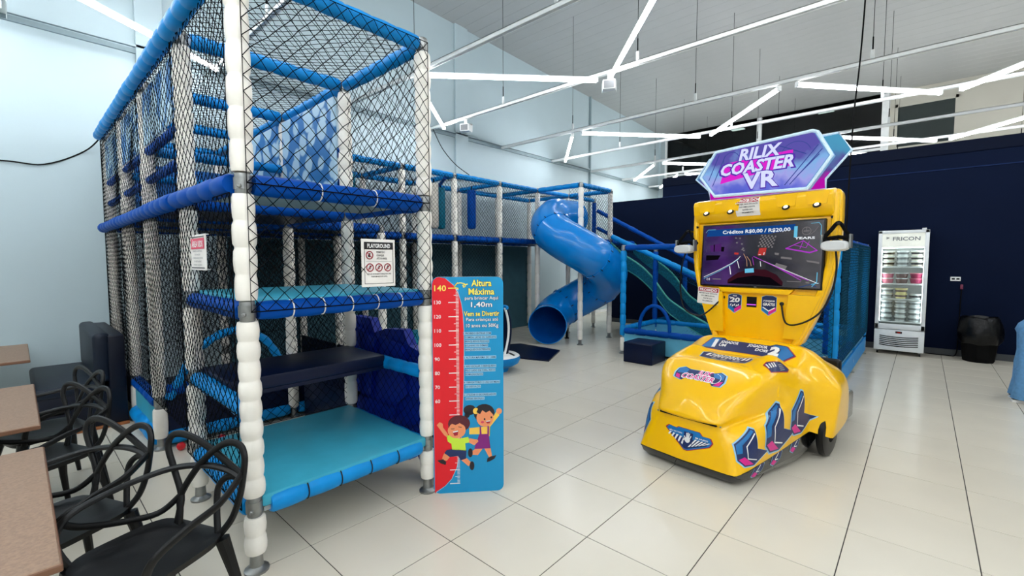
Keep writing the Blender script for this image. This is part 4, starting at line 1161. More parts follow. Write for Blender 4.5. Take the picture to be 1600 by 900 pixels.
def moulded_shell(verts, faces, m, name, sharp, soft=0.42, hard=0.85):
    """half cage mirrored in x and subdivided, with creases where the moulding has an edge"""
    bm = bmesh.new()
    vv = [bm.verts.new(v) for v in verts]
    for f in faces: bm.faces.new([vv[i] for i in f])
    lay = bm.edges.layers.float.new('crease_edge')
    bm.edges.ensure_lookup_table()
    for e in bm.edges:
        a, b = sorted((e.verts[0].index if e.verts[0].index >= 0 else 0, e.verts[1].index if e.verts[1].index >= 0 else 0))
    bm.verts.index_update()
    idx = {v: i for i, v in enumerate(bm.verts)}
    for e in bm.edges:
        a, b = sorted((idx[e.verts[0]], idx[e.verts[1]]))
        ang = e.calc_face_angle(0) if len(e.link_faces) == 2 else 0
        mid_edge = abs(e.verts[0].co.x) < 1e-5 and abs(e.verts[1].co.x) < 1e-5
        e[lay] = hard if (a, b) in sharp else (0.0 if mid_edge else (soft if ang > 0.2 else 0.0))
        if len(e.link_faces) == 1 and not mid_edge: e[lay] = 1.0
    gv = bmesh.ops.duplicate(bm, geom=bm.verts[:] + bm.edges[:] + bm.faces[:])
    for v in [q for q in gv['geom'] if isinstance(q, bmesh.types.BMVert)]: v.co.x = -v.co.x
    bmesh.ops.remove_doubles(bm, verts=bm.verts[:], dist=1e-4)
    bmesh.ops.recalc_face_normals(bm, faces=bm.faces[:])
    me = bpy.data.meshes.new(name); bm.to_mesh(me); bm.free()
    o = bpy.data.objects.new(name, me); COL.objects.link(o)
    md = o.modifiers.new('sub', 'SUBSURF'); md.levels = 3; md.render_levels = 3
    m2 = bpy.data.meshes.new_from_object(o.evaluated_get(bpy.context.evaluated_depsgraph_get()))
    bpy.data.objects.remove(o); bpy.data.meshes.remove(me)
    m2.name = name; m2.materials.clear(); m2.materials.append(m)
    if 'crease_edge' in m2.attributes: m2.attributes.remove(m2.attributes['crease_edge'])
    m2.polygons.foreach_set('use_smooth', [True] * len(m2.polygons)); m2.update()
    return link(name, m2, AR)
SHARP = {tuple(sorted((V[a], V[b]))) for a, b in (s.split() for s in (
    'b0 b1', 'c0 c1', 'b1 c1', 'd0 d1', 'd1 d2', 'r0 r1', 'r1 r2', 'k0 k1', 'k1 k2', 'w1 w3', 'w3 w2', 'm1 m2', 'b1 g2', 'c1 g1', 'a1 b1', 'e2 f2'))}
body = moulded_shell(coords, F, M_YEL, 'body_shell', SHARP)
BV = bvh_of(body)
# black base below the yellow shell
base = MB()
ring_t = [(0, -0.025, 0.098), (0.39, 0.004, 0.098), (0.44, 0.12, 0.118), (0.573, 0.96, 0.247), (0.583, 1.0, 0.242), (0.63, 1.12, 0.232), (0.63, 1.79, 0.238), (0.54, 1.94, 0.238)]
ring_m = [(0, 0.03, 0.02), (0.35, 0.05, 0.02), (0.40, 0.16, 0.02), (0.53, 0.85, 0.02), (0.53, 0.93, 0.02), (0.47, 0.98, 0.02), (0.49, 1.7, 0.02), (0.44, 1.86, 0.02)]
def full(r): return r + [(-x, y, z) for x, y, z in reversed(r[1:])]
def off(r, d): return [(x * (1 - d), y + (0.02 if i < 2 else 0), z) for i, (x, y, z) in enumerate(r)]
mid = [((a[0] * 0.45 + b[0] * 0.55) * 1.04, a[1] * 0.5 + b[1] * 0.5, a[2] * 0.35 + b[2] * 0.65) for a, b in zip(ring_t, ring_m)]
base.grid([full(ring_t), full(mid), full(ring_m)], M_SMOKE, True)
base.add(full(ring_m), [tuple(range(len(full(ring_m)) - 1, -1, -1))], M_SMOKE)
bo = base.build('black_skirt', AR, 30, fix=True)
for (x, y) in ((-0.3, 0.3), (0.3, 0.3), (-0.4, 1.6), (0.4, 1.6)):
    MB().lathe([(0, 0.035), (0.022, 0.03)], (x, y, 0), (0, 0, 1), M_BLACKMAT, 12).build('foot', AR)
# chrome trim between shell and skirt, vent mouth under the hood lip
MB().tube(full([(x * 1.004, y - 0.002, z) for x, y, z in ring_t]), 0.004, M_BLACKPL, 5, closed=True).build('edge_trim', AR)
MB().box((-0.235, 0.035, 0.415), (0.235, 0.06, 0.428), M_BLACKMAT).build('vent_slot', AR, 0)
for sx in (-1, 1):
    MB().lathe([(0, 0.007), (0.006, 0.006)], (sx * 0.262, 0.05, 0.42), (0, -1, 0), M_STEEL, 10).build('screw', AR)
# gas strut housings on the hood sides
for sx in (-1, 1):
    MB().tube([(sx * 0.40, 0.56, 0.745), (sx * 0.455, 0.57, 0.665), (sx * 0.475, 0.55, 0.60)], [0.02, 0.032, 0.012], M_YEL, 12).build('strut_bump', AR)
# wheels half hidden behind the seat wings
for sx in (-1, 1):
    cx = sx * 0.645
    w = MB().lathe([(-0.035, 0.10), (-0.035, 0.18), (-0.025, 0.205), (0.0, 0.212), (0.025, 0.205), (0.035, 0.18), (0.035, 0.10)], (cx, 1.21, 0.213), (1, 0, 0), M_BLACKPL, 36).build('wheel', AR)
    MB().lathe([(-0.03, 0.03), (-0.03, 0.10), (0.03, 0.10), (0.04, 0.075), (0.03, 0.03)], (cx, 1.21, 0.213), (sx, 0, 0), M_BLACKMAT, 24).build('hub', w)
    for k in range(6):
        a = 2 * pi * k / 6
        MB().box((-0.012, 0.03, -0.012), (0.012, 0.15, 0.012), M_BLACKMAT, Matrix.Translation((cx + sx * 0.022, 1.21, 0.213)) @ Matrix.Rotation(a, 4, 'X')).build('spoke', w, 0)

# upright screen housing
hs = [(0.0, 0.90), (0.40, 0.90), (0.50, 1.14), (0.585, 1.40), (0.635, 1.62), (0.655, 1.85), (0.66, 2.05), (0.655, 2.245), (0.635, 2.285), (0.0, 2.285)]
def lean(z): return 1.315 + (1.72 - z) * -0.05
vs = []; fs = []
n = len(hs)
for x, z in hs: vs.append((x, lean(z), z))
for x, z in hs: vs.append((x * 0.96, lean(z) + 0.2, z))
fs.append(tuple(range(n)))
fs.append(tuple(range(2 * n - 1, n - 1, -1)))
for i in range(n - 1): fs.append((i, i + 1, n + i + 1, n + i))
house = facet_shell(vs, fs, M_YEL, 'screen_housing', 0.022, 3)
# moulded fascia ribs: raised rim down the sides and the visor with four lamp scoops
for sx in (-1, 1):
    rim = [(sx * (x - 0.045), lean(z) - 0.012, z) for x, z in hs[1:8]]
    MB().tube(spline(rim, 4), 0.03, M_YEL, 10, up=(0, -1, 0)).build('side_rim', AR)
    # sloping shoulders below the screen
    mb = MB().prism([(sx * 0.30, lean(1.36) - 0.002, 1.36), (sx * 0.55, lean(1.36) - 0.002, 1.36), (sx * 0.40, lean(0.96) - 0.002, 0.96), (sx * 0.27, lean(0.96) - 0.002, 0.96)][::sx], (0, -0.045, 0), M_YEL)
    o = mb.mesh('shoulder'); recalc(o); so = link('shoulder', o, AR)
    bv = so.modifiers.new('bevel', 'BEVEL'); bv.width = 0.02; bv.segments = 3
mb = MB().prism([(-0.30, lean(1.385), 1.36), (0.30, lean(1.385), 1.36), (0.34, lean(1.385), 1.405), (-0.34, lean(1.385), 1.405)], (0, -0.05, 0), M_YEL)
me = mb.mesh('fascia_ledge'); recalc(me); so = link('fascia_ledge', me, AR); bv = so.modifiers.new('bevel', 'BEVEL'); bv.width = 0.012; bv.segments = 3
# visor: overhanging brow
vp = [(0.0, 2.29), (-0.085, 2.27), (-0.10, 2.235), (-0.085, 2.14), (-0.03, 2.06), (0.0, 2.05)]
vis_v = []; vis_f = []
for j, x in enumerate((0.0, 0.615)):
    for y, z in vp: vis_v.append((x, 1.33 + y, z))
m_ = len(vp)
for i in range(m_ - 1): vis_f.append((i, i + 1, m_ + i + 1, m_ + i))
vis_f.append(tuple(range(2 * m_ - 1, m_ - 1, -1)))
visor = facet_shell(vis_v, vis_f, M_YEL, 'visor', 0.014, 3)
VB = bvh_of(visor)
M_LAMP = emat('lamp_glow', (255, 236, 190), 6.0)
for x in (-0.47, -0.23, 0.26, 0.50):
    r_ = MB()
    r_.prism([(x - 0.09, 1.236, 2.265), (x + 0.09, 1.236, 2.265), (x + 0.07, 1.243, 2.155), (x - 0.07, 1.243, 2.155)], (0, -0.008, 0), M_YEL)
    so = r_.build('lamp_scoop', AR, 0)
    MB().lathe([(0, 0.032), (0.008, 0.032), (0.012, 0.026)], (x, 1.232, 2.145), (0, -0.75, 0.66), M_BLACKPL, 14).lathe([(0.012, 0.018), (0.016, 0.012)], (x, 1.232, 2.145), (0, -0.75, 0.66), M_LAMP, 10).build('spot_lamp', so)

# the television
ty = 1.285
TVM = Matrix.Translation((0.012, ty, 1.722)) @ Matrix.Rotation(-0.063, 4, 'X')
tv = MB().rbox((-0.545, -0.012, -0.312), (0.545, 0.05, 0.312), M_BLACKPL, 0.006, 2, TVM).build('television', AR)
def E_(n, c, s): return emat('screen_' + n, c, s)
S_BG = bpy.data.materials.new('screen_picture'); S_BG.use_nodes = True
nt = S_BG.node_tree; nt.nodes.remove(nt.nodes['Principled BSDF'])
tc = nt.nodes.new('ShaderNodeTexCoord'); gx = nt.nodes.new('ShaderNodeSeparateXYZ'); nt.links.new(tc.outputs['Generated'], gx.inputs[0])
rp = nt.nodes.new('ShaderNodeValToRGB'); nt.links.new(gx.outputs['X'], rp.inputs[0])
for i, (p_, c_) in enumerate(((0.0, (36, 24, 62)), (0.22, (58, 28, 84)), (0.42, (26, 24, 34)), (0.65, (34, 34, 40)), (1.0, (64, 62, 66)))):
    e = rp.color_ramp.elements[i] if i < 2 else rp.color_ramp.elements.new(p_)
    e.position = p_; e.color = lin(c_) + (1,)
nz = nt.nodes.new('ShaderNodeTexNoise'); nz.inputs['Scale'].default_value = 7; nt.links.new(tc.outputs['Object'], nz.inputs['Vector'])
mx = nt.nodes.new('ShaderNodeMix'); mx.data_type = 'RGBA'; mx.blend_type = 'MULTIPLY'; mx.inputs[0].default_value = 0.8
nt.links.new(rp.outputs[0], mx.inputs[6]); nt.links.new(nz.outputs['Fac'], mx.inputs[7])
em = nt.nodes.new('ShaderNodeEmission'); em.inputs[1].default_value = 2.2 * EMS; nt.links.new(mx.outputs[2], em.inputs[0])
gl = nt.nodes.new('ShaderNodeBsdfGlossy'); gl.inputs['Roughness'].default_value = 0.08; gl.inputs[0].default_value = (0.04, 0.04, 0.04, 1)
ad = nt.nodes.new('ShaderNodeAddShader'); nt.links.new(em.outputs[0], ad.inputs[0]); nt.links.new(gl.outputs[0], ad.inputs[1])
nt.links.new(ad.outputs[0], nt.nodes['Material Output'].inputs[0])
P = Print()
# layout in photo crop pixels (1600 x 873), corners of the lit picture
def sp(a, b):
    u = (a - 100) / (1455 - 100.0); v = (b - (95 - 70 * u)) / ((750 + 35 * u) - (95 - 70 * u))
    return (-0.525 + 1.05 * u, 0.292 - 0.584 * v)
def SL(pts, w, m, l=2): P.line([sp(a, b) for a, b in pts], w, m, l)
def SPY(pts, m, l=2): P.poly([sp(a, b) for a, b in pts], m, l)
P.rect(-0.53, -0.297, 0.53, 0.297, S_BG, 0)
s_w = E_('white', (235, 240, 245), 1.0); s_b = E_('blue', (20, 70, 140), 0.9); s_p = E_('violet', (176, 60, 200), 0.9); s_c = E_('cyan', (110, 200, 235), 0.9)
s_d = E_('dark', (16, 12, 20), 0.7); s_r = E_('red', (190, 60, 56), 0.9); s_g = E_('grey', (130, 126, 128), 0.8); s_m = E_('maroon', (60, 22, 34), 0.8); s_o = E_('orange', (206, 160, 130), 0.8); s_k = E_('dusk', (84, 40, 112), 0.8)
SPY([(150, 130), (1180, 60), (1180, 120), (900, 170), (130, 205)], s_b, 1)
u0, v0 = sp(345, 172)
P.text('Créditos R$0,00 / R$20,00', u0, v0, 0.034, s_w, 3, bold=0.02, width=0.61)
u1, v1 = sp(1170, 210); P.text('1', u1, v1 + 0.005, 0.09, s_c, 3, bold=0.06)
u1, v1 = sp(1178, 235); P.text('YEARS', u1, v1, 0.02, s_w, 3, bold=0.03, width=0.16)
u1, v1 = sp(1297, 140); P.ring(u1, v1, 0.034, 0.005, s_g, 3).line([(u1 - 0.02, v1), (u1 + 0.02, v1)], 0.01, s_g, 3).line([(u1, v1), (u1, v1 + 0.03)], 0.005, s_g, 3)
SL([(1330, 185), (1380, 140), (1410, 90)], 0.004, s_g, 3)
SPY([(180, 310), (330, 280), (340, 370), (200, 380)], s_k, 1); SPY([(235, 295), (250, 295), (250, 378), (238, 378)], s_d, 2); SPY([(335, 320), (375, 320), (370, 375), (335, 375)], s_d, 2)
SPY([(140, 420), (330, 420), (300, 470), (140, 480)], s_d, 1)
SPY([(440, 700), (560, 620), (700, 580), (880, 580), (1010, 640), (1080, 720), (1080, 765), (440, 745)], s_m, 1)
SPY([(440, 740), (560, 680), (760, 650), (940, 670), (1080, 770)], s_d, 2)
SL([(125, 672), (330, 585), (480, 510), (560, 455), (580, 430)], 0.005, s_w, 2); SL([(125, 690), (330, 600), (480, 520), (565, 458)], 0.004, s_c, 2)
SL([(455, 545), (474, 638)], 0.008, s_w, 2); SL([(548, 485), (575, 565)], 0.006, s_w, 2); SL([(820, 488), (830, 545)], 0.005, s_w, 2)
SL([(620, 400), (660, 470), (668, 545)], 0.005, s_o, 2); SL([(660, 430), (700, 480), (718, 540)], 0.005, s_o, 2); SL([(725, 440), (748, 530)], 0.004, s_p, 2)
SL([(740, 430), (1000, 550), (1270, 700)], 0.006, s_p, 2); SL([(850, 480), (1100, 585), (1440, 735)], 0.005, s_w, 2); SL([(880, 490), (1150, 620), (1340, 700)], 0.006, s_p, 2)
for i in range(9):
    for j in range(7):
        if (i + j) % 2 == 0:
            a = 815 - j * 5 + i * 19; b = 180 + j * 20 + i * 1.5
            SPY([(a, b), (a + 18, b + 1), (a + 15, b + 19), (a - 3, b + 18)], s_g, 2)
SPY([(800, 335), (885, 330), (870, 415), (785, 420)], s_r, 2); SL([(800, 410), (820, 410)], 0.006, s_w, 3); SL([(860, 385), (856, 410)], 0.006, s_w, 3)
SPY([(505, 385), (560, 388), (555, 410), (505, 408)], s_r, 2)
for a, b in ((505, 212), (555, 214), (520, 266), (582, 280), (600, 330), (610, 355), (590, 345)): SPY([(a, b), (a + 22, b), (a + 20, b + 14), (a, b + 14)], s_g, 2)
SL([(1095, 338), (1270, 250), (1410, 360)], 0.007, s_p, 2); SL([(1095, 338), (1340, 385), (1410, 360)], 0.012, s_p, 2); SL([(1180, 300), (1300, 330), (1330, 260)], 0.005, s_p, 2); SL([(1270, 250), (1240, 340)], 0.005, s_p, 2)
SPY([(1000, 505), (1120, 540), (1100, 580), (980, 540)], s_g, 2); SPY([(975, 385), (1025, 390), (1020, 415), (980, 410)], s_g, 2)
SPY([(1050, 430), (1165, 445), (1160, 465), (1045, 452)], s_g, 2); SPY([(1310, 470), (1440, 490), (1440, 512), (1320, 490)], s_g, 2)
SPY([(645, 575), (748, 565), (755, 615), (648, 622)], s_c, 3)
SL([(120, 160), (150, 125), (250, 122)], 0.004, s_c, 2); SL([(1340, 55), (1415, 45), (1440, 80), (1440, 300)], 0.004, s_c, 2); SL([(1425, 610), (1425, 715), (1380, 770)], 0.006, s_c, 2)
SL([(120, 690), (160, 740), (260, 745)], 0.004, s_b, 2); SL([(1250, 780), (1370, 745), (1425, 775)], 0.005, s_b, 2); SL([(1370, 745), (1445, 728)], 0.005, s_c, 2)
u1, v1 = sp(185, 697); P.ring(u1, v1, 0.014, 0.004, s_w, 2, 14, -50, 50).ring(u1, v1, 0.014, 0.004, s_w, 2, 14, 130, 230).disc(u1, v1, 0.004, s_w, 2)
SL([(245, 695), (350, 696)], 0.008, s_g, 2); SL([(1125, 712), (1270, 716)], 0.007, s_g, 2); SL([(1320, 724), (1350, 726)], 0.012, s_g, 2)
rx = TVM.to_3x3()
P.build('picture', tv, TVM @ Vector((0, -0.0125, 0)), rx @ Vector((1, 0, 0)), rx @ Vector((0, 0, 1)), base=0.001, step=0.0006)
MB().rbox((-0.012, -0.016, -0.310), (0.012, -0.011, -0.301), M_STEEL, 0.002, 1, TVM).build('maker_badge', tv)

# lit topper: front lightbox and a second coloured plate behind it
def topper_mat(name, stops, strength):
    m = bpy.data.materials.new(name); m.use_nodes = True
    nt = m.node_tree; nt.nodes.remove(nt.nodes['Principled BSDF'])
    tc = nt.nodes.new('ShaderNodeTexCoord'); nz = nt.nodes.new('ShaderNodeTexNoise'); nz.inputs['Scale'].default_value = 4.0; nz.inputs['Detail'].default_value = 3
    nt.links.new(tc.outputs['Object'], nz.inputs['Vector'])
    gx = nt.nodes.new('ShaderNodeSeparateXYZ'); nt.links.new(tc.outputs['Generated'], gx.inputs[0])
    mm = nt.nodes.new('ShaderNodeMath'); mm.operation = 'MULTIPLY_ADD'; mm.inputs[1].default_value = 0.7
    nt.links.new(nz.outputs['Fac'], mm.inputs[0])
    m2 = nt.nodes.new('ShaderNodeMath'); m2.operation = 'MULTIPLY'; m2.inputs[1].default_value = 0.55; nt.links.new(gx.outputs['Z'], m2.inputs[0])
    nt.links.new(m2.outputs[0], mm.inputs[2])
    rp = nt.nodes.new('ShaderNodeValToRGB'); nt.links.new(mm.outputs[0], rp.inputs[0])
    for i, (p_, c_) in enumerate(stops):
        e = rp.color_ramp.elements[i] if i < 2 else rp.color_ramp.elements.new(p_)
        e.position = p_; e.color = lin(c_) + (1,)
    em = nt.nodes.new('ShaderNodeEmission'); em.inputs[1].default_value = strength * EMS; nt.links.new(rp.outputs[0], em.inputs[0])
    nt.links.new(em.outputs[0], nt.nodes['Material Output'].inputs[0])
    return m
M_TOP = topper_mat('topper_artwork', ((0.22, (70, 84, 200)), (0.38, (104, 112, 214)), (0.50, (164, 164, 232)), (0.62, (130, 180, 232)), (0.78, (92, 84, 170))), 1.0)
M_RIM = emat('topper_rim', (120, 170, 220), 0.9)
M_TOPB = topper_mat('topper_back_art', ((0.15, (214, 20, 190)), (0.42, (206, 24, 190)), (0.5, (104, 84, 170)), (0.66, (90, 170, 214)), (0.9, (90, 180, 220))), 0.75)
yt = 1.245
def octo(x0, x1, z0, z1, cxl, cxr, zm): return [(x0 + cxl, z0), (x1 - cxr, z0), (x1, zm), (x1 - cxr * 0.35, z1), (x0 + cxl * 0.75, z1), (x0, zm)]
fr_o = [(-0.405, 2.315), (0.425, 2.295), (0.60, 2.555), (0.485, 2.775), (0.45, 2.79), (-0.405, 2.755), (-0.555, 2.52)]
def grow(pts, k, cx=0.03, cz=2.54): return [(cx + (x - cx) * k, cz + (z - cz) * k) for x, z in pts]
tb = MB().prism([(x, yt, z) for x, z in fr_o], (0, 0.07, 0), M_RIM, mat('topper_edge', (110, 160, 205), 0.3, emit=0.3)).build('lightbox', AR, 0, fix=True)
MB().tube([(x, yt + 0.002, z) for x, z in grow(fr_o, 0.985)], 0.016, mat('clear_edge', (190, 214, 232), 0.15, emit=0.25), 8, closed=True).build('lightbox_rim', tb)
bk_o = [(-0.50, 2.29), (0.52, 2.29), (0.52, 2.38), (0.70, 2.60), (0.60, 2.76), (-0.52, 2.72), (-0.66, 2.53), (-0.52, 2.40)]
MB().prism([(x, yt + 0.13, z) for x, z in bk_o], (0, 0.03, 0), M_TOPB, mat('topper_edge', (110, 160, 205), 0.3)).build('back_plate', AR, 0, fix=True)
MB().tube([(x, yt + 0.127, z) for x, z in bk_o], 0.010, mat('clear_edge', (190, 214, 232), 0.15), 8, closed=True).build('back_plate_rim', AR)
P = Print()
P.poly(grow(fr_o, 0.945), M_TOP, 0)
t_w = emat('topper_white', (210, 216, 250), 1.1); t_m = emat('topper_magenta', (222, 40, 205), 1.0); t_v = emat('topper_violet', (96, 60, 190), 0.8); t_d = emat('topper_deep', (70, 84, 170), 0.75)
for pts in ([(-0.42, 2.42), (-0.30, 2.70)], [(-0.46, 2.48), (-0.36, 2.72)], [(0.28, 2.35), (0.52, 2.62)], [(0.24, 2.35), (0.49, 2.66)], [(0.34, 2.42), (0.50, 2.58)], [(0.1, 2.75), (0.4, 2.6)]):
    P.line(pts, 0.008, t_d, 1)
P.ring(-0.24, 2.65, 0.075, 0.006, t_d, 1, 24).ring(0.32, 2.60, 0.12, 0.005, t_d, 1, 20, 20, 170)
th = 0.0
P.poly([(-0.345, 2.43), (-0.29, 2.625), (0.30, 2.655), (0.285, 2.515), (-0.10, 2.47)], t_m, 1)
P.text('RILIX', 0.02, 2.628, 0.115, t_v, 2, bold=0.06, shear=0.22, align='c', width=0.40)
P.text('RILIX', 0.02, 2.632, 0.106, t_w, 3, bold=0.035, shear=0.22, align='c', width=0.38)
P.text('COASTER', -0.015, 2.503, 0.12, t_v, 2, bold=0.07, shear=0.22, align='c', width=0.69)
P.text('COASTER', -0.015, 2.509, 0.108, t_w, 3, bold=0.035, shear=0.22, align='c', width=0.65)
P.text('VR', 0.03, 2.352, 0.155, t_v, 3, bold=0.06, align='c', width=0.34)
P.text('VR', 0.03, 2.358, 0.145, t_w, 4, bold=0.035, align='c', width=0.31)
P.build('topper_print', tb, (0, yt, 0), (1, 0, 0), (0, 0, 1))

# prints on the shell
def edge_col(P, pts, k, m, layer):
    cx = sum(p[0] for p in pts) / len(pts); cy = sum(p[1] for p in pts) / len(pts)
    P.poly([(cx + (x - cx) * k, cy + (y - cy) * k) for x, y in pts], m, layer)
# hood logo, on the sloping hood (u to the right, v up the slope)
sv = Vector((0, 0.47, 0.40)).normalized()
P = Print()
pill = rrect(-0.20, -0.045, 0.20, 0.045, 0.04)
dumb = [(-0.205, -0.05), (-0.13, -0.075), (-0.10, -0.045), (0.10, -0.045), (0.13, -0.078), (0.19, -0.07), (0.21, -0.02), (0.20, 0.05), (0.15, 0.078), (0.10, 0.055), (-0.10, 0.055), (-0.15, 0.075), (-0.20, 0.05), (-0.215, 0.0)]
edge_col(P, dumb, 1.06, K_LILAC, 0); P.poly(dumb, K_NAVY, 1)
P.poly([(-0.20, 0.0), (-0.195, 0.045), (-0.15, 0.07), (-0.11, 0.05), (-0.12, 0.0)], K_BLUE, 2).poly([(0.195, 0.0), (0.192, 0.045), (0.15, 0.07), (0.10, 0.05), (0.12, 0.01)], K_BLUE, 2)
P.poly([(-0.20, -0.01), (-0.165, -0.02), (-0.15, -0.065), (-0.195, -0.048)], K_MAG, 2).poly([(0.20, -0.015), (0.165, -0.03), (0.14, -0.073), (0.187, -0.066)], K_MAG, 2)
P.text('ILIX', -0.02, 0.012, 0.048, K_WHITE, 3, bold=0.08, shear=0.15, width=0.12).text('ILIX', -0.018, 0.014, 0.044, K_MAG, 4, bold=0.02, shear=0.15, width=0.115)
P.text('COASTER', -0.005, -0.05, 0.056, K_WHITE, 3, bold=0.09, shear=0.15, align='c', width=0.285).text('COASTER', -0.005, -0.046, 0.05, K_MAG, 4, bold=0.02, shear=0.15, align='c', width=0.27)
P.ring(0.12, 0.0, 0.055, 0.005, K_WHITE, 2, 16, -80, 80)
P.build('hood_sticker', AR, (-0.03, 0.30, 0.70), (1, 0, 0), sv, BV, fine=0.015)
# front emergency sticker with a raised hand
fv = Vector((0, 0.08, 0.30)).normalized()
P = Print()
pent = [(-0.19, 0.045), (-0.165, 0.068), (-0.10, 0.06), (-0.085, 0.072), (0.085, 0.072), (0.11, 0.05), (0.17, 0.05), (0.19, 0.02), (0.17, -0.015), (0.01, -0.085), (-0.02, -0.085)]
edge_col(P, pent, 1.06, K_DRED, 0); P.poly(pent, K_BLUE, 1)
P.poly([(-0.16, 0.015), (-0.02, 0.0), (0.03, 0.0), (0.16, 0.015), (0.155, -0.012), (0.005, -0.078), (-0.02, -0.078), (-0.13, -0.005)], K_NAVY, 2)
for k in range(5):
    a = -0.155 + k * 0.03
    P.poly([(a, 0.02 - k * 0.004), (a + 0.017, 0.02 - k * 0.004), (a - 0.002, -0.006 - k * 0.012), (a - 0.013 , -0.002 - k * 0.010)], K_WHITE, 3)
    a = 0.06 + k * 0.026
    P.poly([(a, 0.012), (a + 0.015, 0.013), (a - 0.035, -0.055 + k * 0.010), (a - 0.05, -0.06 + k * 0.010)], K_WHITE, 3)
P.rect(-0.035, -0.035, 0.04, 0.05, K_NAVY, 3)
P.disc(0.0, -0.008, 0.022, K_WHITE, 4)
for q, (dx, dz) in enumerate(((-0.028, 0.016), (-0.012, 0.042), (0.0, 0.046), (0.012, 0.042), (0.026, 0.026))): P.line([(dx * 0.5, -0.005), (dx, dz)], 0.008, K_WHITE, 4)
P.text('MÃO NO TOPO', -0.16, 0.026, 0.011, K_WHITE, 3, bold=0.02, width=0.11).text('EM APUROS', 0.06, 0.02, 0.011, K_WHITE, 3, bold=0.02, width=0.10)
P.build('hand_sticker', AR, (0.02, 0.0, 0.27), (1, 0, 0), fv, BV, fine=0.015)
# chevrons on both flanks and on the skirt
SKB = bvh_of(bo)
for sx in (1, -1):
    # flank plane through the lower edge: u runs backwards along the flank, v up
    uu = Vector((sx * 0.17, 0.98, 0.15)).normalized(); vv = Vector((-sx * 0.1, 0.03, 1.0)).normalized()
    vv = (vv - uu * vv.dot(uu)).normalized()
    oo = Vector((sx * 0.47, 0.10, 0.145))
    def chev(u, s, v0):
        # reads as an arrow head pointing to the nose
        P = Print()
        f = -1 if sx < 0 else 1
        pts = [(u, v0 + 0.075 * s), (u + 0.04 * s, v0 + 0.02 * s), (u + 0.14 * s, v0 + 0.0 * s), (u + 0.31 * s, v0 + 0.06 * s), (u + 0.19 * s, v0 + 0.12 * s), (u + 0.215 * s, v0 + 0.26 * s), (u + 0.19 * s, v0 + 0.275 * s), (u + 0.03 * s, v0 + 0.19 * s)]
        if sx < 0: pts = [(-a, b) for a, b in reversed(pts)]
        edge_col(P, pts, 1.07, K_LILAC, 0); P.poly(pts, K_NAVY, 1)
        P.poly([(f * (u + 0.01 * s), v0 + 0.08 * s), (f * (u + 0.045 * s), v0 + 0.03 * s), (f * (u + 0.135 * s), v0 + 0.01 * s), (f * (u + 0.09 * s), v0 + 0.055 * s), (f * (u + 0.06 * s), v0 + 0.09 * s)], K_MAG, 2)
        P.poly([(f * (u + 0.015 * s), v0 + 0.12 * s), (f * (u + 0.055 * s), v0 + 0.12 * s), (f * (u + 0.075 * s), v0 + 0.175 * s), (f * (u + 0.20 * s), v0 + 0.25 * s), (f * (u + 0.19 * s), v0 + 0.265 * s), (f * (u + 0.037 * s), v0 + 0.183 * s)], K_BLUE, 2)
        P.line([(f * (u + 0.17 * s), v0 + 0.035 * s), (f * (u + 0.085 * s), v0 + 0.07 * s), (f * (u + 0.10 * s), v0 + 0.16 * s), (f * (u + 0.20 * s), v0 + 0.235 * s)], 0.008 * s, K_WHITE, 3)
        P.build('chevron_sticker', AR, oo, uu if sx > 0 else -uu, vv, BV, fine=0.013)
    chev(-0.05, 0.95, 0.0); chev(0.22, 1.3, 0.0); chev(0.57, 1.22, 0.02)
    for u, s in ((0.05, 0.9), (0.30, 0.9), (0.58, 0.8)):
        P = Print()
        f = sx
        pts = [(f * u, 0.0), (f * (u + 0.04), -0.03), (f * (u + 0.15 * s), -0.0), (f * (u + 0.19 * s), 0.04), (f * (u + 0.17 * s), 0.06), (f * (u + 0.05 * s), 0.05)]
        if sx < 0: pts = pts[::-1]
        edge_col(P, pts, 1.08, K_LILAC, 0); P.poly(pts, K_NAVY, 1)
        P.poly([(f * u, 0.002), (f * (u + 0.04), -0.024), (f * (u + 0.08), -0.008), (f * (u + 0.04), 0.02)][::sx], K_MAG, 2)
        P.line([(f * (u + 0.10), 0.005), (f * (u + 0.06), 0.012), (f * (u + 0.12), 0.048)], 0.007, K_WHITE, 3)
        P.build('skirt_sticker', AR, oo + Vector((sx * 0.04, 0.0, -0.075)), uu if sx > 0 else -uu, vv, SKB, fine=0.02)
# trough sticker, instruction sticker and the player band on the console
P = Print()
P.poly([(-0.20, -0.075), (0.20, -0.075), (0.225, -0.02), (0.225, 0.03), (0.18, 0.075), (0.08, 0.055), (-0.1, 0.06), (-0.17, 0.085), (-0.215, 0.03)], K_LILAC, 0)
P.poly([(-0.195, -0.07), (0.195, -0.07), (0.218, -0.02), (0.218, 0.028), (0.175, 0.068), (0.08, 0.05), (-0.1, 0.055), (-0.17, 0.078), (-0.207, 0.03)], K_NAVY, 1)
for k in range(11):
    a = -0.17 + k * 0.034
    P.poly([(a, -0.02), (a + 0.02, -0.02), (a + 0.032, 0.048), (a + 0.012, 0.048)], K_WHITE, 2)
P.rect(-0.13, -0.006, 0.13, 0.032, K_NAVY, 3).text('VAMOS JOGAR?', 0, -0.002, 0.03, K_WHITE, 4, bold=0.03, shear=0.1, align='c', width=0.25)
P.rect(-0.1, -0.062, -0.06, -0.035, K_GREY, 2).rect(-0.02, -0.062, 0.03, -0.035, K_GREY, 2).rect(0.08, -0.06, 0.14, -0.035, K_GREY, 2)
P.build('trough_sticker', AR, (-0.0, 0.69, 0.81), (1, 0, 0), (0, 0.265, 0.075), BV, fine=0.02)
hn = Vector((0.46, 0.60, 0.66)) - Vector((0.33, 0.56, 0.865))
P = Print()
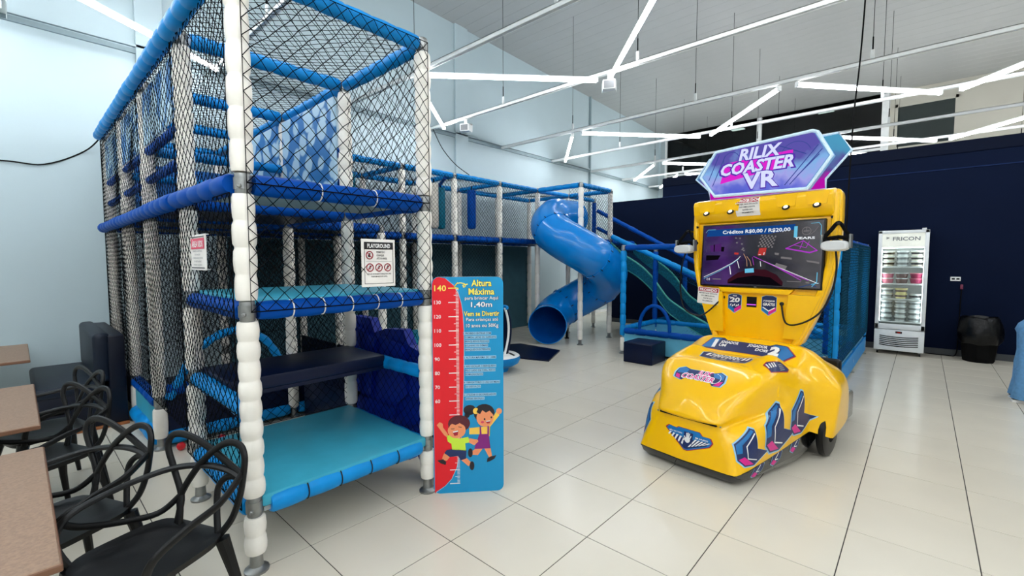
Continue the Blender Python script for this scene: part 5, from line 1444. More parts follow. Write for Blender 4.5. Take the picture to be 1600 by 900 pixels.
P.poly([(-0.14, -0.04), (0.10, -0.065), (0.16, -0.045), (0.10, 0.035), (-0.06, 0.06), (-0.12, 0.04)], K_DRED, 0)
P.poly([(-0.13, -0.034), (0.10, -0.058), (0.15, -0.042), (0.095, 0.03), (-0.06, 0.054), (-0.112, 0.036)], K_NAVY, 1)
for k in range(4): P.poly([(-0.12 + k * 0.03, 0.0), (-0.105 + k * 0.03, 0.0), (-0.085 + k * 0.03, 0.04), (-0.10 + k * 0.03, 0.04)], K_WHITE, 2)
for k in range(4): P.rect(0.0 + k * 0.008, -0.04 + k * 0.015, 0.08, -0.032 + k * 0.015, K_GREY, 2)
nside = Vector((0.80, -0.1, 0.55)).normalized()
ui = Vector((0.15, 0.95, 0.0)); ui = (ui - nside * ui.dot(nside)).normalized()
P.build('instruction_sticker', AR, Vector((0.40, 0.68, 0.80)), ui, nside.cross(ui), BV, fine=0.013)
cv = Vector((0, 0.24, 0.145)).normalized()
P = Print()
band = [(-0.41, -0.06), (-0.33, 0.085), (-0.22, 0.09), (-0.18, 0.06), (0.20, 0.06), (0.24, 0.09), (0.33, 0.085), (0.415, -0.005), (0.33, -0.13), (0.20, -0.09), (-0.20, -0.09)]
edge_col(P, band, 1.03, K_DRED, 0); P.poly(band, K_NAVY, 1)
P.poly([(-0.40, -0.05), (-0.33, 0.08), (-0.24, 0.085), (-0.27, -0.02), (-0.30, -0.06)], K_BLUE, 2).poly([(0.22, 0.07), (0.33, 0.08), (0.405, -0.005), (0.33, -0.12), (0.29, -0.06), (0.30, 0.03)], K_BLUE, 2)
P.text('1', -0.30, -0.045, 0.10, K_WHITE, 3, bold=0.08).text('JOGADOR', -0.235, 0.012, 0.036, K_WHITE, 3, bold=0.04, width=0.17).text('UM', -0.235, -0.035, 0.034, K_WHITE, 3, bold=0.04)
P.text('JOGADOR', 0.02, 0.012, 0.036, K_WHITE, 3, bold=0.04, width=0.17).text('DOIS', 0.10, -0.035, 0.034, K_WHITE, 3, bold=0.04).text('2', 0.215, -0.05, 0.10, K_WHITE, 3, bold=0.08)
P.build('player_sticker', AR, (0.0, 1.09, 0.86), (1, 0, 0), cv, BV, fine=0.02)

# fascia: two shields, bill slot, notices
yl = Vector((0, -0.05, 1)).normalized() * -1
fz = Vector((0, 0.05, 1)).normalized()
def fascia(x, z): return Vector((x, lean(z), z))
def shield(x, z, lines, mods, lab):
    P = Print()
    sh_ = [(-0.062, 0.078), (-0.03, 0.092), (0.03, 0.092), (0.062, 0.078), (0.062, -0.045), (0.0, -0.09), (-0.062, -0.045)]
    edge_col(P, sh_, 1.06, K_LILAC, 0); P.poly(sh_, K_NAVY, 1)
    P.poly([(-0.062, -0.01), (0.0, -0.052), (0.0, -0.09), (-0.062, -0.045)], K_BLUE, 2).poly([(0.062, -0.01), (0.062, -0.045), (0.0, -0.09), (0.0, -0.052)], K_MAG, 2)
    for s, dx, dz, h, w in lines: P.text(s, dx, dz, h, K_WHITE, 3, bold=0.04, shear=0.12, align='c', width=w)
    for m_ in mods: P.line(m_, 0.009, K_WHITE, 3)
    P.build(lab, AR, fascia(x, z), (1, 0, 0), fz)
shield(-0.19, 1.245, [('POR', 0, 0.07, 0.011, 0.04), ('20', 0.0, 0.015, 0.045, 0.1), ('R$', -0.045, 0.055, 0.012, 0.02)], [[(-0.04 + k * 0.018, -0.02 - 0.008 * (k % 2)), (-0.032 + k * 0.018, -0.005 - 0.008 * (k % 2))] for k in range(5)], 'price_shield')
shield(0.125, 1.245, [('2º JOGADOR', 0.0, 0.038, 0.014, 0.1), ('GRÁTIS', 0, 0.0, 0.025, 0.105)], [[(-0.05, -0.018), (0.0, -0.05), (0.05, -0.018)]], 'second_player_shield')
s_ = MB().rbox((-0.045, -0.008, -0.05), (0.045, 0.01, 0.05), M_BLACKPL, 0.003, 1, Matrix.Translation(fascia(-0.03, 1.27)))
so = s_.build('bill_slot', AR)
MB().box((-0.042, -0.011, -0.03), (0.042, -0.0075, -0.02), emat('slot_glow', (200, 90, 230), 1.2), Matrix.Translation(fascia(-0.03, 1.27))).build('slot_light', so, 0)
def notice(o, u, v, lab):
    P = Print()
    P.rect(-0.11, -0.085, 0.11, 0.085, M_SIGN, 0, 0.008).rect(-0.104, 0.04, 0.104, 0.08, K_DRED, 1).text('PROIBIDO', 0, 0.047, 0.026, K_WHITE, 2, bold=0.03, align='c', width=0.18)
    for i, s in enumerate(('MEXER NOS ÓCULOS', 'DO SIMULADOR', 'ANTES DO', 'PAGAMENTO')):
        P.text(s, 0, 0.018 - i * 0.026, 0.013, K_BLACK, 2, bold=0.02, align='c', width=len(s) * 0.0118)
    return P
notice(0, 0, 0, '').build('warning_notice', AR, (-0.075, 1.228, 2.185), (1, 0, 0), (0, 0, 1), VB)
notice(0, 0, 0, '').build('warning_notice', AR, fascia(-0.44, 1.31) + Vector((0, -0.05, 0)), Vector((1, 0.0, -0.06)), Vector((0.06, 0, 1)))

# two headsets on their brackets, each with its own cable
def headset(x, sx, lab):
    br = MB().rbox((x - 0.012, 1.20, 1.965), (x + 0.012, 1.33, 1.985), M_BLACKPL, 0.004, 1).build('headset_hook', AR)
    w = Matrix.Translation((0.68, 0.66, 0)) @ Matrix.Rotation(-0.125, 4, 'Z')
    c = w @ Vector((x, 1.16, 1.80))
    t = thing('vr_headset', lab, 'headset', c, -0.125)
    rows = []
    for i, (y, k, kz) in enumerate(((-0.07, 0.8, 0.75), (-0.062, 0.95, 0.9), (-0.03, 1.0, 1.0), (0.02, 1.0, 1.0), (0.045, 0.92, 0.9))):
        rows.append([(0.095 * k * (abs(cos(a)) ** 0.6) * (1 if cos(a) > 0 else -1), y, 0.044 * kz * (abs(sin(a)) ** 0.7) * (1 if sin(a) > 0 else -1) - 0.01) for a in [2 * pi * q / 24 for q in range(24)]])
    MW = mat('headset_white', (206, 208, 208), 0.4)
    mb = MB().grid(rows, MW, True)
    mb.add(rows[0], [tuple(range(24))], MW); mb.add(rows[-1], [tuple(range(23, -1, -1))], M_BLACKMAT)
    mb.build('visor_body', t, fix=True)
    MB().tube([(-0.09, 0.02, 0.04), (-0.04, 0.015, 0.015), (0, 0.015, 0.035), (0.04, 0.015, 0.015), (0.09, 0.02, 0.04), (0.095, 0.06, 0.05), (0, 0.07, 0.065), (-0.095, 0.06, 0.05)], 0.019, M_BLACKMAT, 6, closed=True).build('face_foam', t)
    for q in (-1, 1):
        MB().rbox((q * 0.098 - 0.007, -0.02, -0.03), (q * 0.098 + 0.007, 0.05, 0.085), M_STEEL, 0.005, 1).build('side_clip', t)
    MB().tube(spline([(-0.095, 0.03, 0.06), (-0.05, 0.04, 0.12), (0.0, 0.06, 0.185), (0.05, 0.04, 0.12), (0.095, 0.03, 0.06)], 5), 0.016, M_BLACKMAT, 6, flat=0.35).build('head_strap', t)
    return t
h1 = headset(-0.655, -1, 'white virtual reality headset hanging left of the arcade screen')
h2 = headset(0.665, 1, 'white virtual reality headset hanging right of the arcade screen')
# cables in the headset frame (arcade coordinates minus the headset origin)
def hc(t, x, pts):
    MB().tube(spline([(a - x, b - 1.16, c - 1.80) for a, b, c in pts], 6), 0.008, M_BLACKPL, 7).build('cable', t)
hc(h1, -0.655, [(-0.655, 1.17, 1.75), (-0.70, 1.18, 1.6), (-0.72, 1.2, 1.35), (-0.66, 1.19, 1.16), (-0.50, 1.17, 1.105), (-0.40, 1.18, 1.16), (-0.305, lean(1.3) - 0.01, 1.30)])
hc(h2, 0.665, [(0.665, 1.17, 1.75), (0.67, 1.19, 1.6), (0.64, 1.20, 1.4), (0.56, 1.19, 1.22), (0.42, 1.18, 1.115), (0.30, 1.2, 1.11), (0.235, lean(1.26) - 0.01, 1.27)])
for x, z in ((-0.305, 1.30), (0.235, 1.27)):
    MB().lathe([(0, 0.018), (0.012, 0.018), (0.016, 0.01)], (x, lean(z), z), (0, -1, 0), M_BLACKPL, 12).build('cable_grommet', AR)
for x, z in ((-0.60, 2.02), (0.60, 2.04)):
    MB().lathe([(0, 0.014), (0.014, 0.012)], (x, lean(z) - 0.025, z), (0, -1, 0), M_BLACKPL, 12).build('strap_bolt', AR)
# rider seats behind the screen
for x in (-0.27, 0.27):
    so = MB().rbox((x - 0.20, 1.98, 0.30), (x + 0.20, 2.42, 0.42), M_BLACKPL, 0.03, 3).build('rider_seat', AR)
    MB().rbox((x - 0.18, 2.36, 0.40), (x + 0.18, 2.46, 0.62), M_BLACKPL, 0.035, 3).build('seat_back', so)
MB().rbox((-0.55, 1.90, 0.02), (0.55, 2.5, 0.31), M_SMOKE, 0.03, 2).build('seat_plinth', AR)
# ------------------------------------------------------------------ chairs with interlaced backs
M_CHAIR = mat('black_polypropylene', (9, 10, 11), 0.42, var=0.1, spec=0.3, bump=0.04, bscale=200)
def make_chair(label, loc, rz):
    t = thing('lattice_chair', label, 'chair', loc, rz, None)
    # local: x to the sitter's right, y forward, z up
    rows = []
    nx = 14; ny = 12
    for j in range(ny + 1):
        v = -1 + 2 * j / ny; row = []
        for i in range(nx + 1):
            u = -1 + 2 * i / nx
            # superellipse footprint, a little wider at the front
            k = (abs(u) ** 4 + abs(v) ** 4) ** 0.25
            m_ = max(abs(u), abs(v)); s = m_ / k if k > 1e-6 else 1
            x = u * s * (0.225 + 0.015 * v); y = v * s * 0.215
            z = 0.455 - 0.022 * (1 - u * u) * (1 - v * v) - 0.012 * max(0, v) ** 3 + 0.012 * u * u
            row.append((x, y, z))
        rows.append(row)
    mb = MB().grid(rows, M_CHAIR)
    low = [[(p[0] * 0.97, p[1] * 0.97, p[2] - 0.028) for p in r] for r in rows]
    mb.grid([list(reversed(r)) for r in low], M_CHAIR)
    def rim(R): return R[0] + [r[-1] for r in R[1:]] + R[-1][-2::-1] + [r[0] for r in R[-2:0:-1]]
    mb.grid([rim(low), rim(rows)], M_CHAIR, True)
    mb.build('seat', t, 50, fix=True)
    # rear legs run up into the crossing back loops
    for s in (-1, 1):
        MB().tube([(s * 0.25, -0.245, 0.0), (s * 0.225, -0.215, 0.22), (s * 0.175, -0.185, 0.44)], [0.014, 0.02, 0.03], M_CHAIR, 10).build('leg', t)
        MB().tube([(s * 0.245, 0.24, 0.0), (s * 0.232, 0.22, 0.22), (s * 0.20, 0.17, 0.44)], [0.014, 0.02, 0.032], M_CHAIR, 10).build('leg', t)
    def strand(name, pts, r=0.0165):
        MB().tube(spline(pts, 6), r, M_CHAIR, 9, flat=0.75).build(name, t)
    K = (0.13, -0.222, 0.57)
    strand('back_loop', [(0.12, -0.185, 0.44), (0.115, -0.20, 0.50), K, (0.20, -0.24, 0.68), (0.248, -0.25, 0.775), (0.225, -0.262, 0.832), (0.13, -0.268, 0.838), (0.0, -0.268, 0.80), (-0.12, -0.262, 0.75), (-0.21, -0.25, 0.715), (-0.245, -0.235, 0.70)])
    strand('back_loop', [(0.10, -0.185, 0.44), (0.11, -0.20, 0.50), K, (0.05, -0.245, 0.70), (-0.03, -0.26, 0.78), (-0.12, -0.268, 0.835), (-0.20, -0.265, 0.838), (-0.248, -0.25, 0.80), (-0.25, -0.24, 0.72), (-0.235, -0.23, 0.62), (-0.205, -0.21, 0.52), (-0.16, -0.18, 0.45)])
    strand('arm_loop', [(0.215, 0.165, 0.44), (0.262, 0.185, 0.54), (0.285, 0.14, 0.615), (0.288, 0.03, 0.645), (0.262, -0.13, 0.665), (0.17, -0.232, 0.69), (0.0, -0.256, 0.715), (-0.15, -0.25, 0.717), (-0.245, -0.235, 0.70)])
    strand('arm_loop', [(-0.245, -0.235, 0.72), (-0.285, -0.10, 0.665), (-0.29, 0.04, 0.635), (-0.275, 0.16, 0.575), (-0.22, 0.17, 0.44)])
    strand('lattice_strut', [(-0.245, -0.235, 0.70), (-0.15, -0.246, 0.69), (-0.10, -0.235, 0.64), (-0.11, -0.215, 0.55), (-0.15, -0.185, 0.45)], 0.015)
    strand('lattice_strut', [K, (0.185, -0.15, 0.505), (0.248, -0.02, 0.52), (0.275, 0.10, 0.565), (0.283, 0.15, 0.605)], 0.014)
    return t
CH = [('black lattice-back chair nearest the camera, at the end of the nearest tan table', (-0.33, -2.51, 0), pi + 0.40),
      ('black lattice-back chair second nearest, at the far end of the nearest tan table', (-0.91, -2.75, 0), pi + 0.42),
      ('black lattice-back chair at the near end of the middle tan table', (-1.97, -2.79, 0), pi + 0.40),
      ('black lattice-back chair at the far end of the middle tan table, before the navy bench', (-2.63, -2.74, 0), pi + 0.25)]
c0 = make_chair(*CH[0])
for lb, lc, rz in CH[1:]:
    c = copy_tree(c0); c.location = lc; c.rotation_euler = (0, 0, rz); c['label'] = lb

# ------------------------------------------------------------------ tables
for lb, x0, x1 in (('tan laminate table nearest the camera at the lower left', -1.20, 0.11), ('tan laminate table in the middle of the row of three', -2.92, -1.64), ('tan laminate table farthest back against the blue wall', -5.40, -4.15)):
    xc = (x0 + x1) / 2; yc = -3.15; hx = (x1 - x0) / 2
    t = thing('dining_table', lb, 'table', (xc, yc, 0))
    top = MB().rbox((-hx + 0.004, -0.366, 0.722), (hx - 0.004, 0.366, 0.75), M_TABLE, 0.003, 1).build('tabletop', t)
    MB().rbox((-hx, -0.37, 0.724), (hx, 0.37, 0.7475), M_TABLEEDGE, 0.003, 1).build('edge_band', top)
    for sx in (-1, 1):
        MB().rbox((sx * (hx - 0.3) - 0.035, -0.035, 0.03), (sx * (hx - 0.3) + 0.035, 0.035, 0.715), M_BLACKPL, 0.006, 2).build('leg', t)
        MB().rbox((sx * (hx - 0.3) - 0.04, -0.3, 0.0), (sx * (hx - 0.3) + 0.04, 0.3, 0.035), M_BLACKPL, 0.008, 2).build('foot', t)
    MB().rbox((-hx + 0.25, -0.03, 0.685), (hx - 0.25, 0.03, 0.722), M_BLACKPL, 0.006, 1).build('under_rail', t)

# ------------------------------------------------------------------ padded bench
t = thing('padded_bench', 'dark navy padded bench with back standing beside the netted structure', 'bench', (-4.70, -2.45, 0))
MB().rbox((-0.70, -0.30, 0.03), (0.70, 0.335, 0.40), mat('bench_vinyl', (4, 12, 30), 0.45, spec=0.3), 0.012, 2).build('plinth', t)
MB().rbox((-0.71, -0.335, 0.36), (0.71, 0.16, 0.475), M_NAVYPAD, 0.04, 4).build('seat_cushion', t)
MB().rbox((-0.70, 0.20, 0.38), (0.70, 0.335, 0.93), mat('bench_vinyl', (4, 12, 30), 0.45, spec=0.3), 0.02, 3).build('back_panel', t)
MB().rbox((-0.695, 0.09, 0.46), (0.695, 0.225, 0.955), M_NAVYPAD, 0.045, 4).build('back_cushion', t)
MB().rbox((-0.715, -0.31, 0.0), (0.715, 0.34, 0.03), mat('orange_wood_base', (160, 96, 50), 0.6), 0.004, 1).build('base_board', t)

# ------------------------------------------------------------------ upright display freezer
FX0, FX1, FY0, FY1 = 1.42, 2.09, 7.53, 8.08
FH = 2.19
fc = Vector(((FX0 + FX1) / 2, (FY0 + FY1) / 2, 0)); hw = (FX1 - FX0) / 2; hd = (FY1 - FY0) / 2
t = thing('display_freezer', 'tall white upright freezer with glass door against the navy wall', 'freezer', fc)
M_FRZ = mat('freezer_white', (226, 230, 230), 0.35)
M_FRZIN = mat('freezer_lining', (214, 218, 216), 0.4)
b = MB()
b.box((-hw, -hd + 0.05, 0.07), (-hw + 0.04, hd, FH), M_FRZ).box((hw - 0.04, -hd + 0.05, 0.07), (hw, hd, FH), M_FRZ)
b.box((-hw, hd - 0.04, 0.07), (hw, hd, FH), M_FRZ).box((-hw, -hd + 0.05, FH - 0.06), (hw, hd, FH), M_FRZ).box((-hw, -hd + 0.05, 0.07), (hw, hd, 0.47), M_FRZ)
b.box((-hw + 0.04, hd - 0.05, 0.47), (hw - 0.04, hd - 0.04, FH - 0.06), M_FRZIN)
b.build('cabinet', t, 0)
d = MB()
zt, zb = FH - 0.005, 0.455
for lo, hi in (((-hw, zb), (-hw + 0.055, zt)), ((hw - 0.055, zb), (hw, zt)), ((-hw, zb), (hw, zb + 0.09)), ((-hw, zt - 0.05), (hw, zt))):
    d.rbox((lo[0], -hd, lo[1]), (hi[0], -hd + 0.045, hi[1]), M_FRZ, 0.006, 2)
door = d.build('door', t)
MB().rbox((-hw + 0.055, -hd + 0.01, zt - 0.29), (hw - 0.055, -hd + 0.04, zt - 0.05), mat('freezer_header', (222, 224, 212), 0.4, emit=0.35), 0.003, 1).build('header_panel', door)
MB().box((-hw + 0.055, -hd + 0.02, zb + 0.09), (hw - 0.055, -hd + 0.026, zt - 0.29), glass('clear_door_glass', (0.93, 0.96, 0.95), 0.1)).build('pane', door, 0)
MB().rbox((hw - 0.1, -hd - 0.005, zt - 0.0), (hw - 0.04, -hd + 0.06, zt + 0.03), M_FRZ, 0.004, 1).build('hinge', door)
P = Print(); P.text('FRICON', 0.04, zt - 0.175, 0.065, mat('ink_slate', (110, 116, 118), 0.5), 1, bold=0.02, align='c', width=0.36)
P.line([(-0.225, zt - 0.115), (-0.19, zt - 0.125), (-0.225, zt - 0.14)], 0.012, mat('ink_slate', (110, 116, 118), 0.5), 1)
P.build('lettering', door, (0, -hd + 0.01, 0), (1, 0, 0), (0, 0, 1))
g = MB().rbox((-hw, -hd + 0.005, 0.075), (hw, -hd + 0.06, 0.445), M_FRZ, 0.008, 2).build('grille_panel', t)
for k in range(6):
    zz = 0.155 + k * 0.032
    pts = [(-0.26 + i * 0.052, -hd + 0.003, zz + 0.018 * (((-0.26 + i * 0.052) / 0.26) ** 2)) for i in range(11)]
    MB().tube(pts, 0.008, M_BLACKMAT, 6, flat=0.5).build('vent_slat', g)
MB().rbox((-0.045, -hd - 0.002, 0.385), (0.045, -hd + 0.01, 0.42), M_BLACKPL, 0.004, 1).box((-0.02, -hd - 0.004, 0.393), (0.02, -hd - 0.002, 0.411), emat('red_readout', (170, 30, 24), 0.8)).build('thermostat', g)
for sx in (-1, 1):
    for sy in (-1, 1):
        MB().lathe([(-0.012, 0.03), (0.012, 0.03)], (sx * (hw - 0.05), sy * (hd - 0.08), 0.031), (1, 0, 0), M_BLACKPL, 14).rbox((sx * (hw - 0.05) - 0.02, sy * (hd - 0.08) - 0.02, 0.045), (sx * (hw - 0.05) + 0.02, sy * (hd - 0.08) + 0.02, 0.075), M_STEEL, 0.004, 1).build('caster', t)
M_FLAMP = emat('freezer_lamp', (240, 250, 255), 12.0)
MB().box((-hw + 0.06, -hd + 0.055, 1.88), (hw - 0.06, -hd + 0.075, 1.90), M_FLAMP).box((-hw + 0.05, -hd + 0.06, 0.60), (-hw + 0.06, -hd + 0.075, 1.86), M_FLAMP).box((hw - 0.06, -hd + 0.06, 0.60), (hw - 0.05, -hd + 0.075, 1.86), M_FLAMP).build('inner_lamp', t, 0)
SHZ = [0.585, 0.985, 1.255, 1.555]
for z in SHZ:
    mb = MB()
    for k in range(14): mb.box((-hw + 0.045 + k * 0.0445, -hd + 0.09, z - 0.008), (-hw + 0.049 + k * 0.0445, hd - 0.05, z - 0.002), M_WHITE)
    mb.rbox((-hw + 0.045, -hd + 0.075, z - 0.016), (hw - 0.045, -hd + 0.09, z + 0.008), M_WHITE, 0.003, 1)
    mb.build('shelf', t, 0)
def tub(label, x, y, z, m, lid, band, group, w=0.085, h=0.09):
    o = thing('ice_cream_tub', label, 'tub', (fc.x + x, fc.y + y, z), 0, group)
    MB().lathe([(0, w * 0.80), (0.004, w * 0.82), (h * 0.85, w)], (0, 0, 0), (0, 0, 1), m, 16).build('cup', o)
    MB().lathe([(h * 0.30, w * 0.895), (h * 0.31, w * 0.9), (h * 0.66, w * 0.97), (h * 0.67, w * 0.965)], (0, 0, 0), (0, 0, 1), band, 16, caps=False).build('printed_band', o)
    MB().lathe([(h * 0.84, w * 1.03), (h * 0.97, w * 1.05), (h, w)], (0, 0, 0), (0, 0, 1), lid, 16).build('lid', o)
M_CRM = mat('cream_carton', (236, 232, 214), 0.5); M_PKC = mat('pink_carton', (224, 130, 150), 0.5); M_MAG = mat('magenta_carton', (170, 40, 90), 0.5); M_LEM = mat('lemon_carton', (240, 226, 160), 0.5); M_DKC = mat('dark_print', (50, 46, 48), 0.5); M_BRN = mat('brown_carton', (120, 92, 86), 0.5); M_CLR = mat('frosted_tub', (216, 222, 222), 0.3)
SHN = ['bottom', 'third', 'second', 'top']
cols = [-0.19, 0.0, 0.19]; CN = ['left', 'middle', 'right']
spec = {3: [(M_CRM, M_WHITE, M_DKC, 3), (M_CLR, M_WHITE, M_GREYB := mat('grey_print', (130, 134, 134), 0.5), 3), (M_CRM, M_WHITE, M_DKC, 3)],
        2: [(M_PKC, M_WHITE, M_PKC, 2), (M_BRN, M_CLR, M_BRN, 2), (M_MAG, M_PKC, M_MAG, 2)],
        1: [(M_CLR, M_CRM, M_GREYB, 2), (M_LEM, M_LEM, M_BRN, 2), (M_CLR, M_WHITE, M_DKC, 1)],
        0: [(M_CLR, M_WHITE, M_GREYB, 4), (M_CLR, M_WHITE, M_GREYB, 4), (M_CLR, M_WHITE, M_GREYB, 4)]}
cname = {M_CRM: 'cream', M_CLR: 'frosted', M_PKC: 'pink', M_BRN: 'brown', M_MAG: 'magenta', M_LEM: 'lemon'}
for s in range(4):
    for c in range(3):
        m, lid, band, n = spec[s][c]
        for k in range(n):
            if n == 1: pos = 'alone'
            elif n == 2: pos = ['lower', 'upper'][k]
            else: pos = ['lowest', 'second from below', 'third from below', 'topmost'][k] if n == 4 else ['lowest', 'middle', 'topmost'][k]
            tub('%s ice cream tub, %s of the %s stack on the %s freezer shelf' % (cname[m], pos, CN[c], SHN[s]), cols[c], -0.1, SHZ[s] + 0.009 + k * 0.0905, m, lid, band, 'ice cream tubs on the %s freezer shelf' % SHN[s])

# ------------------------------------------------------------------ waste bin, wall socket and plug
t = thing('waste_bin', 'black plastic waste bin lined with a bag by the navy wall', 'bin', (2.76, 7.80, 0))
mb = MB().lathe([(0, 0.185), (0.02, 0.195), (0.40, 0.235), (0.42, 0.27), (0.46, 0.265)], (0, 0, 0), (0, 0, 1), M_BLACKMAT, 10)
mb.build('body', t, 20)
rows = []
for i, (z, r) in enumerate(((0.30, 0.235), (0.36, 0.262), (0.45, 0.27), (0.50, 0.268), (0.62, 0.25), (0.72, 0.225), (0.74, 0.20), (0.66, 0.18))):
    rows.append([((r + 0.012 * sin(a * 7 + i)) * cos(a), (r + 0.012 * sin(a * 7 + i)) * sin(a), z + 0.008 * sin(a * 5 + i)) for a in [2 * pi * k / 30 for k in range(30)]])
MB().grid(rows, mat('black_bin_bag', (4, 4, 5), 0.3, spec=0.3, bump=0.3, bscale=30), True).build('bin_bag', t)
t = thing('wall_socket', 'white double wall socket with a pink plug on the navy wall', 'socket', (2.45, YP - 0.001, 1.345))
MB().rbox((-0.065, -0.012, -0.036), (0.065, 0.0, 0.036), M_WHITE, 0.006, 2).build('plate', t)
for x in (-0.028, 0.03):
    MB().rbox((x - 0.02, -0.015, -0.014), (x + 0.02, -0.011, 0.014), M_BLACKPL, 0.003, 1).build('socket_insert', t)
t = thing('power_plug', 'pink plug and black lead hanging below the wall socket', 'plug', (2.53, YP - 0.03, 1.22))
MB().rbox((-0.018, -0.015, -0.05), (0.018, 0.02, 0.03), mat('dull_pink_plastic', (120, 40, 70), 0.5), 0.006, 2).build('plug_body', t)
MB().tube(spline([(0, 0, -0.04), (-0.005, 0.0, -0.4), (-0.01, -0.01, -0.9), (-0.03, -0.02, -1.19), (-0.15, -0.05, -1.21), (-0.42, -0.02, -1.212)], 5), 0.008, M_BLACKMAT, 6).build('lead', t)

# ------------------------------------------------------------------ the person at the right edge, bending towards something outside the frame
PO = Vector((3.02, 5.16, 0))
per = thing('person', 'person in wide light blue jeans and white-soled shoes at the right edge of the photo', 'person', PO)
def skin_mesh(nodes, edges, root, m, name, sub=2, parent=per):
    me = bpy.data.meshes.new(name)
    me.from_pydata([n[:3] for n in nodes], edges, [])
    o = bpy.data.objects.new(name, me); COL.objects.link(o)
    sk = o.modifiers.new('skin', 'SKIN')
    me.skin_vertices.new() if not me.skin_vertices else None
    for i, n in enumerate(nodes):
        r = n[3]
        me.skin_vertices[0].data[i].radius = (r, n[4] if len(n) > 4 else r)
        me.skin_vertices[0].data[i].use_root = (i == root)
    s = o.modifiers.new('sub', 'SUBSURF'); s.levels = sub; s.render_levels = sub
    dg = bpy.context.evaluated_depsgraph_get()
    m2 = bpy.data.meshes.new_from_object(o.evaluated_get(dg))
    bpy.data.objects.remove(o)
    m2.materials.clear(); m2.materials.append(m)
    m2.polygons.foreach_set('use_smooth', [True] * len(m2.polygons))
    return link(name, m2, parent)
# local frame: +x is where the person faces, y to the left
N = []; Ed = []
def nd(*c): N.append(c); return len(N) - 1
pel = nd(0.03, 0, 0.90, 0.12, 0.15); wai = nd(0.14, 0, 1.04, 0.105, 0.135); che = nd(0.32, 0, 1.20, 0.11, 0.15); up_ = nd(0.43, 0, 1.31, 0.08, 0.12); nek = nd(0.50, 0, 1.37, 0.05); hd0 = nd(0.56, 0, 1.43, 0.08, 0.08); hd1 = nd(0.60, 0, 1.50, 0.10, 0.09); hd2 = nd(0.65, 0, 1.57, 0.06, 0.06)
Ed += [(pel, wai), (wai, che), (che, up_), (up_, nek), (nek, hd0), (hd0, hd1), (hd1, hd2)]
for s in (-1, 1):
    hip = nd(0.02, s * 0.09, 0.82, 0.085); kn = nd(0.0, s * 0.10, 0.47, 0.058); an = nd(-0.03, s * 0.10, 0.09, 0.038); toe = nd(0.11, s * 0.11, 0.035, 0.028)
    Ed += [(pel, hip), (hip, kn), (kn, an), (an, toe)]
    sho = nd(0.42, s * 0.17, 1.28, 0.052); elb = nd(0.50, s * 0.21, 1.02, 0.04); wr = nd(0.66, s * 0.18, 0.86, 0.026); pal = nd(0.72, s * 0.175, 0.81, 0.034, 0.022)
    Ed += [(up_, sho), (sho, elb), (elb, wr), (wr, pal)]
    for k in range(4):
        L = (0.075, 0.085, 0.08, 0.062)[k]; yo = s * (0.175 + (k - 1.5) * 0.019)
        f1 = nd(0.755, yo, 0.785, 0.0095); f2 = nd(0.755 + L * 0.45, yo, 0.755 - 0.012, 0.0085); f3 = nd(0.755 + L * 0.6, yo, 0.72 - L * 0.3, 0.0075)
        Ed += [(pal, f1), (f1, f2), (f2, f3)]
    t1 = nd(0.71, s * 0.135, 0.80, 0.011); t2 = nd(0.735, s * 0.118, 0.77, 0.009)
    Ed += [(pal, t1), (t1, t2)]
skin_mesh(N, Ed, pel, M_SKIN, 'body')
# face: eyes, nose and mouth set on the head, which looks forward and down
for s in (-1, 1):
    MB().ball((0.672, s * 0.030, 1.508), 0.011, K_WHITE, 6).ball((0.680, s * 0.030, 1.506), 0.006, K_BLACK, 5).build('eye', per)
    MB().ball((0.61, s * 0.08, 1.49), 0.025, M_SKIN, 6, (0.7, 0.4, 1.2)).build('ear', per)
MB().tube([(0.69, 0, 1.50), (0.712, 0, 1.47), (0.69, 0, 1.46)], [0.008, 0.014, 0.01], M_SKIN, 8).build('nose', per)
MB().tube([(0.672, -0.025, 1.435), (0.682, 0, 1.432), (0.672, 0.025, 1.435)], 0.006, K_DRED, 6).build('mouth', per)
MB().ball((0.575, 0, 1.535), 0.105, M_HAIR, 10, (1.0, 0.95, 0.95)).build('hair', per)
# tee
tn = [(0.10, 0, 0.985, 0.15, 0.18), (0.15, 0, 1.05, 0.14, 0.165), (0.32, 0, 1.20, 0.125, 0.165), (0.43, 0, 1.31, 0.09, 0.13)]; te = [(0, 1), (1, 2), (2, 3)]
for s in (-1, 1):
    tn += [(0.42, s * 0.17, 1.28, 0.068), (0.475, s * 0.20, 1.12, 0.06)]
    te += [(3, len(tn) - 2), (len(tn) - 2, len(tn) - 1)]
skin_mesh(tn, te, 0, M_SHIRT, 'tee_shirt')
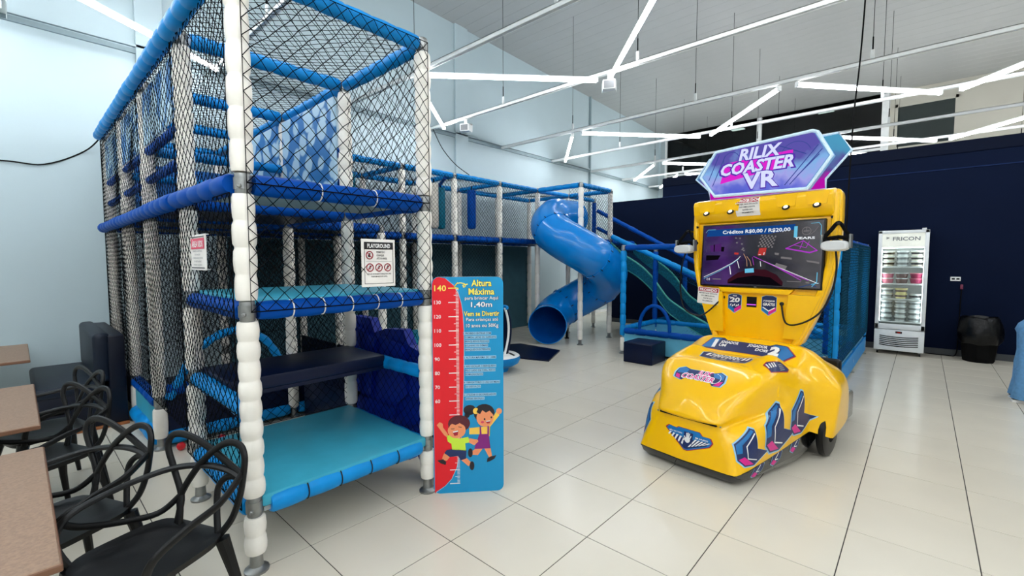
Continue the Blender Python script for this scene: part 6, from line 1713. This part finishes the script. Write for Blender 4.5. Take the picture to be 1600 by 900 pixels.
# wide jeans built as rings, buttocks pushed back
rings = []
def ring(cx, cy, rx, ry, z, n=28, wob=0.0): return [(cx + (rx + wob * sin(a * 6 + z * 20)) * cos(a), cy + (ry + wob * sin(a * 5 + z * 14)) * sin(a), z) for a in [2 * pi * k / n for k in range(n)]]
mb = MB()
hipr = [ring(0.135, 0, 0.135, 0.175, 1.05), ring(0.09, 0, 0.15, 0.185, 0.99), ring(0.035, 0, 0.165, 0.195, 0.92), ring(0.0, 0, 0.155, 0.20, 0.85), ring(0.0, 0, 0.135, 0.20, 0.80)]
mb.grid(hipr, M_DENIM, True)
mb.build('jeans_seat', per, 60, fix=True)
for s in (-1, 1):
    rg = [ring(0.0, s * 0.095, 0.132, 0.106, 0.86), ring(0.0, s * 0.10, 0.125, 0.108, 0.75, wob=0.002), ring(0.0, s * 0.105, 0.122, 0.11, 0.60, wob=0.004), ring(-0.005, s * 0.11, 0.126, 0.115, 0.45, wob=0.006), ring(-0.005, s * 0.115, 0.138, 0.125, 0.25, wob=0.006), ring(-0.01, s * 0.12, 0.158, 0.14, 0.05, wob=0.005), ring(-0.01, s * 0.12, 0.15, 0.134, 0.045), ring(-0.01, s * 0.12, 0.148, 0.13, 0.10)]
    lg = MB().grid(rg, M_DENIM, True).build('jeans_leg', per, 60, fix=True)
    MB().tube([(p[0] * 0.9, p[1], p[2] + 0.02) for p in rg[5]], 0.004, M_DENIM, 5, closed=True).build('hem', lg)
    sh_ = MB()
    sole = [(-0.155, -0.05), (-0.165, 0.0), (-0.155, 0.05), (0.0, 0.055), (0.10, 0.055), (0.135, 0.02), (0.135, -0.02), (0.10, -0.055), (0.0, -0.055)]
    sh_.prism([(x, s * 0.115 + y, 0.0) for x, y in sole], (0, 0, 0.03), K_WHITE)
    so = sh_.build('shoe_sole', per, 20, fix=True)
    rr = []
    for z, k in ((0.03, 0.97), (0.055, 0.95), (0.085, 0.7), (0.095, 0.4)):
        rr.append([((x + 0.02) * k - 0.02, s * 0.115 + y * k, z) for x, y in sole])
    MB().grid(rr, M_BLACKPL, True).add(rr[-1], [tuple(range(len(sole)))], M_BLACKPL).build('shoe_upper', so, 60, fix=True)
